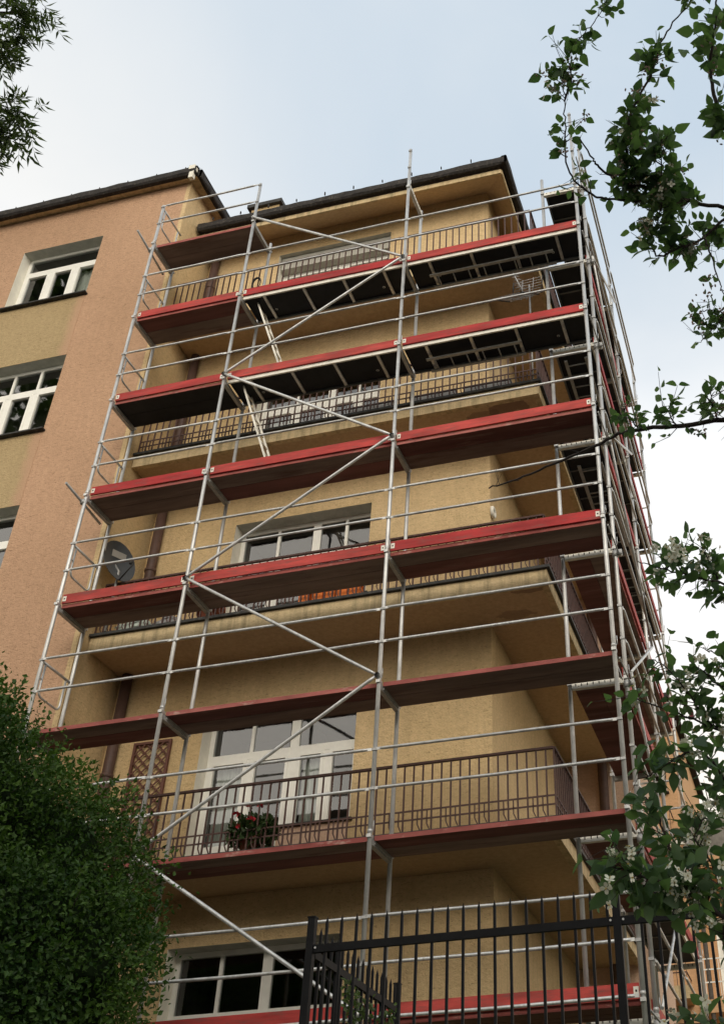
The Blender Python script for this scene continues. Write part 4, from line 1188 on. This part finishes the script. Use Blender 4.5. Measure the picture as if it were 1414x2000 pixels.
CLUMPY = set('abcdehi') | {'b2','f2','f3','i3','i4'}
hash_ = {k: i*3.7+.5 for i, k in enumerate(BR)}
VIEW = np.array([4.7511,-12.2210,-.6737])
for key, raw in BR.items():
    r0, dens, ll, bare, nfl, nb_ = BP[key]
    pts = smooth_path(raw, 5)
    pts = [p+rng.normal(size=3)*.003 if 0 < i < len(pts)-1 else p for i, p in enumerate(pts)]
    seg = [np.linalg.norm(pts[i+1]-pts[i]) for i in range(len(pts)-1)]; tot = sum(seg)
    b = MB(); b.tube(pts, list(np.linspace(r0, max(.0016, r0*.25), len(pts))), 7)
    cum = np.concatenate([[0], np.cumsum(seg)])
    def at(s):
        i = min(int(np.searchsorted(cum, s, 'right'))-1, len(seg)-1); f = (s-cum[i])/max(seg[i],1e-6)
        t = pts[i+1]-pts[i]; return pts[i]*(1-f)+pts[i+1]*f, t/np.linalg.norm(t)
    LV = []; tones = []
    tips = []
    nn = int((tot-bare)*dens*(1.75 if key in CLUMPY else 1.25))
    for j in range(nn):
        s = bare+(tot-bare)*((j+rng.random())/nn)
        p, t = at(min(s, tot*.999))
        if key == 'g' and s > tot*.62: continue
        if key in CLUMPY and noise.noise(Vector((s*7.5, hash_[key], 0))) < -.10: continue
        # a short side shoot that bears one or more pairs of leaves
        side = np.cross(t, rng.normal(size=3)); side /= np.linalg.norm(side)
        sd2 = side*.85+t*.45+np.array([0,0,.12]); sd2 /= np.linalg.norm(sd2)
        sl = rng.uniform(.008,.10)*(1.5 if rng.random() < .3 else .8)
        q = p+sd2*sl
        b.tube([p, p+sd2*sl*.5+rng.normal(size=3)*.004, q], [.0022,.0016,.001], 4)
        npair = 1 if sl < .04 else 2
        for k in range(npair):
            qq = p+sd2*sl*(1-.5*k)
            cr = np.cross(sd2, rng.normal(size=3)); cr /= np.linalg.norm(cr)
            for sg in (1, -1):
                if rng.random() < .12: continue
                d_ = cr*sg*.8+sd2*.55+rng.normal(size=3)*.22+np.array([0,0,-.12]); d_ /= np.linalg.norm(d_)
                up_ = np.array([0,0,1.])+rng.normal(size=3)*.85
                l_ = ll*rng.uniform(.6,1.3)
                LV.append(ovate(qq+d_*.006, d_, up_, l_, rng.uniform(.55,.78), rng.uniform(-.05,.4))); tones.append(np.clip(.42+.26*rng.normal(), 0, 1))
        tips.append(q)
    # a few bare twigs
    for _ in range(int(3+tot*5)):
        s = bare*.6+rng.random()*(tot-bare*.6); p, t = at(min(s, tot*.999))
        side = np.cross(t, rng.normal(size=3)); side /= np.linalg.norm(side); e = p+side*rng.uniform(.04,.13)+t*.04
        mid_ = (p+e)/2+rng.normal(size=3)*.008
        b.tube([p, mid_, e], [.0018,.0012,.0007], 4)
        b.tube([mid_, mid_+(e-p)*.35+rng.normal(size=3)*.02], [.001,.0006], 4)
    bo = b.build('branch', M['bark'], jas)
    if LV:
        V = np.array(LV).reshape(-1,3); n_l = len(LV)
        loops = (np.arange(n_l)[:,None,None]*18+OV[None]).ravel(); counts = np.full(n_l*len(OV), 4)
        raw_mesh('leaves', V, loops, counts, M['leaf_jas'], bo, np.repeat(np.array(tones), 18), True)
    idx = rng.permutation(len(tips)) if tips else []
    c_ = 0
    for i in idx:
        if c_ >= nfl+nb_: break
        toward = VIEW-tips[i]; toward /= np.linalg.norm(toward)
        p = tips[i]+toward*.025
        m = MB()
        if c_ < nfl:
            petal_cluster(m, p, int(rng.integers(4,9)), .026, .018); m.build('blossom', [M['petal'], M['petal_core']], bo)
        else:
            bud_cluster(m, p, 9); m.build('bud_cluster', M['bud'], bo)
        c_ += 1
# pink tag tied to one branch
m = MB()
for j in range(3):
    a = Vector((4.452+.006*j,-8.235,1.205-.016*j))
    m.face([a, a+Vector((.018,-.006,-.008)), a+Vector((.022,.003,-.022)), a+Vector((.006,.007,-.018))], 0, True)
    m.face([a+Vector((0,.003,0)), a+Vector((.006,.010,-.018)), a+Vector((.022,.006,-.022)), a+Vector((.018,-.003,-.008))], 0, True)
tag(m.build('ribbon', M['pink_petal']), 'small pink ribbon tied to a flowering branch at the right', 'ribbon')

# ---- tree with narrow leaflets at the top left
ash = thing('tree', 'feathery narrow-leaved tree whose branch tips hang in at the top left', 'tree', (-2.2, -9.2, -2.25))
tm = MB()
tk = smooth_path([(-2.2,-9.2,-2.25),(-2.15,-9.15,1.0),(-1.9,-9.1,4.0),(-1.6,-9.0,6.2),(-1.2,-8.9,8.0)], 6)
tm.tube(tk, list(np.linspace(.16,.05,len(tk))), 10); tm.build('trunk', M['bark_grey'], ash)
def cam_pt(u, v, t):
    d = np.array([(u-1006.23)/2168.6, (913.48-v)/2168.6, 1.]); return VIEW+(Rc.T@d)*t
PA, DA = [], []
bm_ = MB()
def frond(p, d, ln):
    """pinnate leaf: rachis with paired narrow leaflets"""
    d = d/np.linalg.norm(d); e = p+d*ln+np.array([0,0,-.25*ln]); mid_ = (p+e)/2+np.array([0,0,.06*ln])
    bm_.tube([p, mid_, e], [.002,.0015,.0008], 4)
    path = smooth_path([p, mid_, e], 5); cr = np.cross(d, np.array([0,0,1.])+rng.normal(size=3)*.5); cr /= np.linalg.norm(cr)
    for f in np.linspace(.2, 1, 6):
        q = path[int(f*(len(path)-1))]
        for sg in (1,-1):
            if f == 1 and sg < 0: dd = d.copy()
            else: dd = cr*sg*.75+d*.6+np.array([0,0,-.35])+rng.normal(size=3)*.18
            dd /= np.linalg.norm(dd); PA.append(q); DA.append(dd)
CL = [(u_-18, v_, t_) for (u_, v_, t_) in [(-70,20,7.9),(-20,20,7.9),(30,15,8.0),(60,30,8.0),(85,20,8.1),(20,70,7.9),(50,60,8.0),(75,55,8.1),(-10,100,7.9),(25,110,8.0),(45,95,8.0),(5,55,7.8),
      (-60,230,7.8),(-20,215,7.8),(15,210,7.9),(45,205,7.9),(60,215,8.0),(5,250,7.8),(35,245,7.9),(15,285,7.9),(-15,290,7.8),(30,270,7.9),(-30,260,7.8),(20,-30,8.0),(70,-25,8.1)]]
for (ua, va, ub, vb) in [(-260,40,70,25),(-260,260,40,215),(-260,80,20,95),(-200,270,10,270),(-200,-60,70,-20)]:
    a = cam_pt(ua, va, 8.2); b_ = cam_pt(ub, vb, 7.95)
    pth = smooth_path([np.array([-1.6,-9.0,6.0]), a, (a+b_)/2+np.array([0,0,.05]), b_], 5)
    bm_.tube(pth, list(np.linspace(.03,.004,len(pth))), 6)
for (u_, v_, t_) in CL:
    c = cam_pt(u_, v_, t_)
    for _ in range(7):
        o = rng.normal(size=3)*.055
        d_ = rng.normal(size=3)*.6+np.array([.35,0,-.35]); frond(c+o-d_*.03, d_, rng.uniform(.13,.2))
bm_.build('twigs', M['bark_grey'], ash)
PA, DA = np.array(PA), np.array(DA)
leaves_mesh(PA, DA, rng.uniform(.065,.105,len(PA)), .22, 'leaf_ash', 'crown', ash)

# ---- small climber on the fence corner
vn = thing('climbing_plant', 'small pale green climber growing at the foot of the short spiked fence', 'plant', (1.5, -3.7, -.05))
VP = [[(1.5,-3.7,-.05),(1.42,-3.74,.5),(1.43,-3.75,0.92),(1.47,-3.88,1.09),(1.47,-3.97,1.21),(1.51,-4.04,1.33)],
      [(1.52,-3.68,-.05),(1.54,-3.72,0.91),(1.62,-3.82,1.06),(1.73,-3.84,1.14)],[(1.48,-3.7,-.05),(1.5,-3.85,.7),(1.55,-3.95,1.05),(1.6,-3.98,1.2)]]
m = MB(); P3 = []; 
for v in VP:
    q = smooth_path(v, 6); m.tube(q, list(np.linspace(.008,.002,len(q))), 5)
    for p in q[4:]:
        for _ in range(9): P3.append(p+rng.normal(size=3)*.032)
m.build('stem', M['bark'], vn)
P3 = np.array(P3); D3 = rng.normal(size=P3.shape); D3 /= np.linalg.norm(D3, axis=1)[:,None]
leaves_mesh(P3, D3, .05*(.6+.6*rng.random(len(P3))), .6, 'leaf_vine', 'leaves', vn)

# ---- tall street trees across the road behind the viewer, mirrored in the window panes
PT, DT = [], []
for i in range(11):
    cx = -34+6.6*i+rng.normal()*1.0; cy = -22+rng.normal()*1.5; hh = rng.uniform(18,21.5) if cx < -5 else rng.uniform(15.5,18)
    for j in range(16):
        u_ = rng.normal(size=3); u_ /= np.linalg.norm(u_)
        c_ = np.array([cx, cy, hh*.56-2])+u_*np.array([3.2, 2.2, hh*.30])*rng.uniform(.5,1)
        q = rng.normal(size=(240,3)); q /= np.linalg.norm(q, axis=1)[:,None]
        PT.append(c_+q*np.array([1.9,1.6,1.8])*(rng.random(240)**.4)[:,None]); DT.append(q+rng.normal(size=(240,3))*.5)
for (cx, cy, cz) in [(-14,-6,24.5),(-15.5,-7,21),(-13,-7.5,27),(-17,-6,25),(-16,-8,28.5),(-18.5,-7.5,21.5),(-12.6,-6.5,23.0)]:    # the tall tree by the left block
    for j in range(5):
        u_ = rng.normal(size=3); c_ = np.array([cx, cy, cz])+u_*np.array([1.2,1.0,1.1])
        q = rng.normal(size=(80,3)); q /= np.linalg.norm(q, axis=1)[:,None]
        PT.append(c_+q*.95*(rng.random(80)**.4)[:,None]); DT.append(q+rng.normal(size=(80,3))*.5)
PT = np.concatenate(PT); DT = np.concatenate(DT); DT /= np.linalg.norm(DT, axis=1)[:,None]
tl = leaves_mesh(PT, DT, .55*(.6+.7*rng.random(len(PT))), .75, 'leaf_bush', 'treeline', None)
tk_ = MB()
tk_.tube(smooth_path([(-16.5,-7.2,-2.25),(-16.3,-7.1,8),(-15.6,-7,18),(-15,-7,27)], 5), list(np.linspace(.35,.08,16)), 10)
for i in range(11): tk_.tube([(-34+6.6*i,-22,-2.25),(-34+6.6*i,-22,9)], [.28,.12], 8)
tko = tk_.build('trunks', M['bark_grey'], tl); tko['kind'] = 'stuff'
tl['kind'] = 'stuff'; tag(tl, 'leafy row of street trees across the road, mirrored in the window panes', 'treeline')

# leafy pots on the neighbour's roof terrace
proto = None
for i, x in enumerate((2.3, 2.75, 3.2)):
    if proto is None:
        proto = thing('terrace_plant', 'spindly potted plant on the neighbouring roof terrace far right', 'plant', (x, YN+.2, 9.1), 'plants on the neighbouring terrace')
        m = MB(); m.lathe((x,YN+.2,9.1), [(.001,0),(.12,0),(.16,.5),(.14,.5),(.13,.46),(.001,.46)], 14); m.build('pot', M['terracotta'], proto)
        leaf_cloud(260, (x,YN+.2,10.2), (.32,.22,.5), .11, .4, 'leaf_ash', 'leaves', proto)
        m = MB()
        for k in range(7): m.tube([(x,YN+.2,9.55),(x+rng.normal()*.18,YN+.2+rng.normal()*.1,10.1+rng.random()*.5)], .008, 5)
        m.build('stems', M['bark'], proto)
    else:
        c = proto.copy(); COL.objects.link(c); c.location = (x, YN+.2, 9.1)
        for h in proto.children:
            q = h.copy(); COL.objects.link(q); q.parent = c
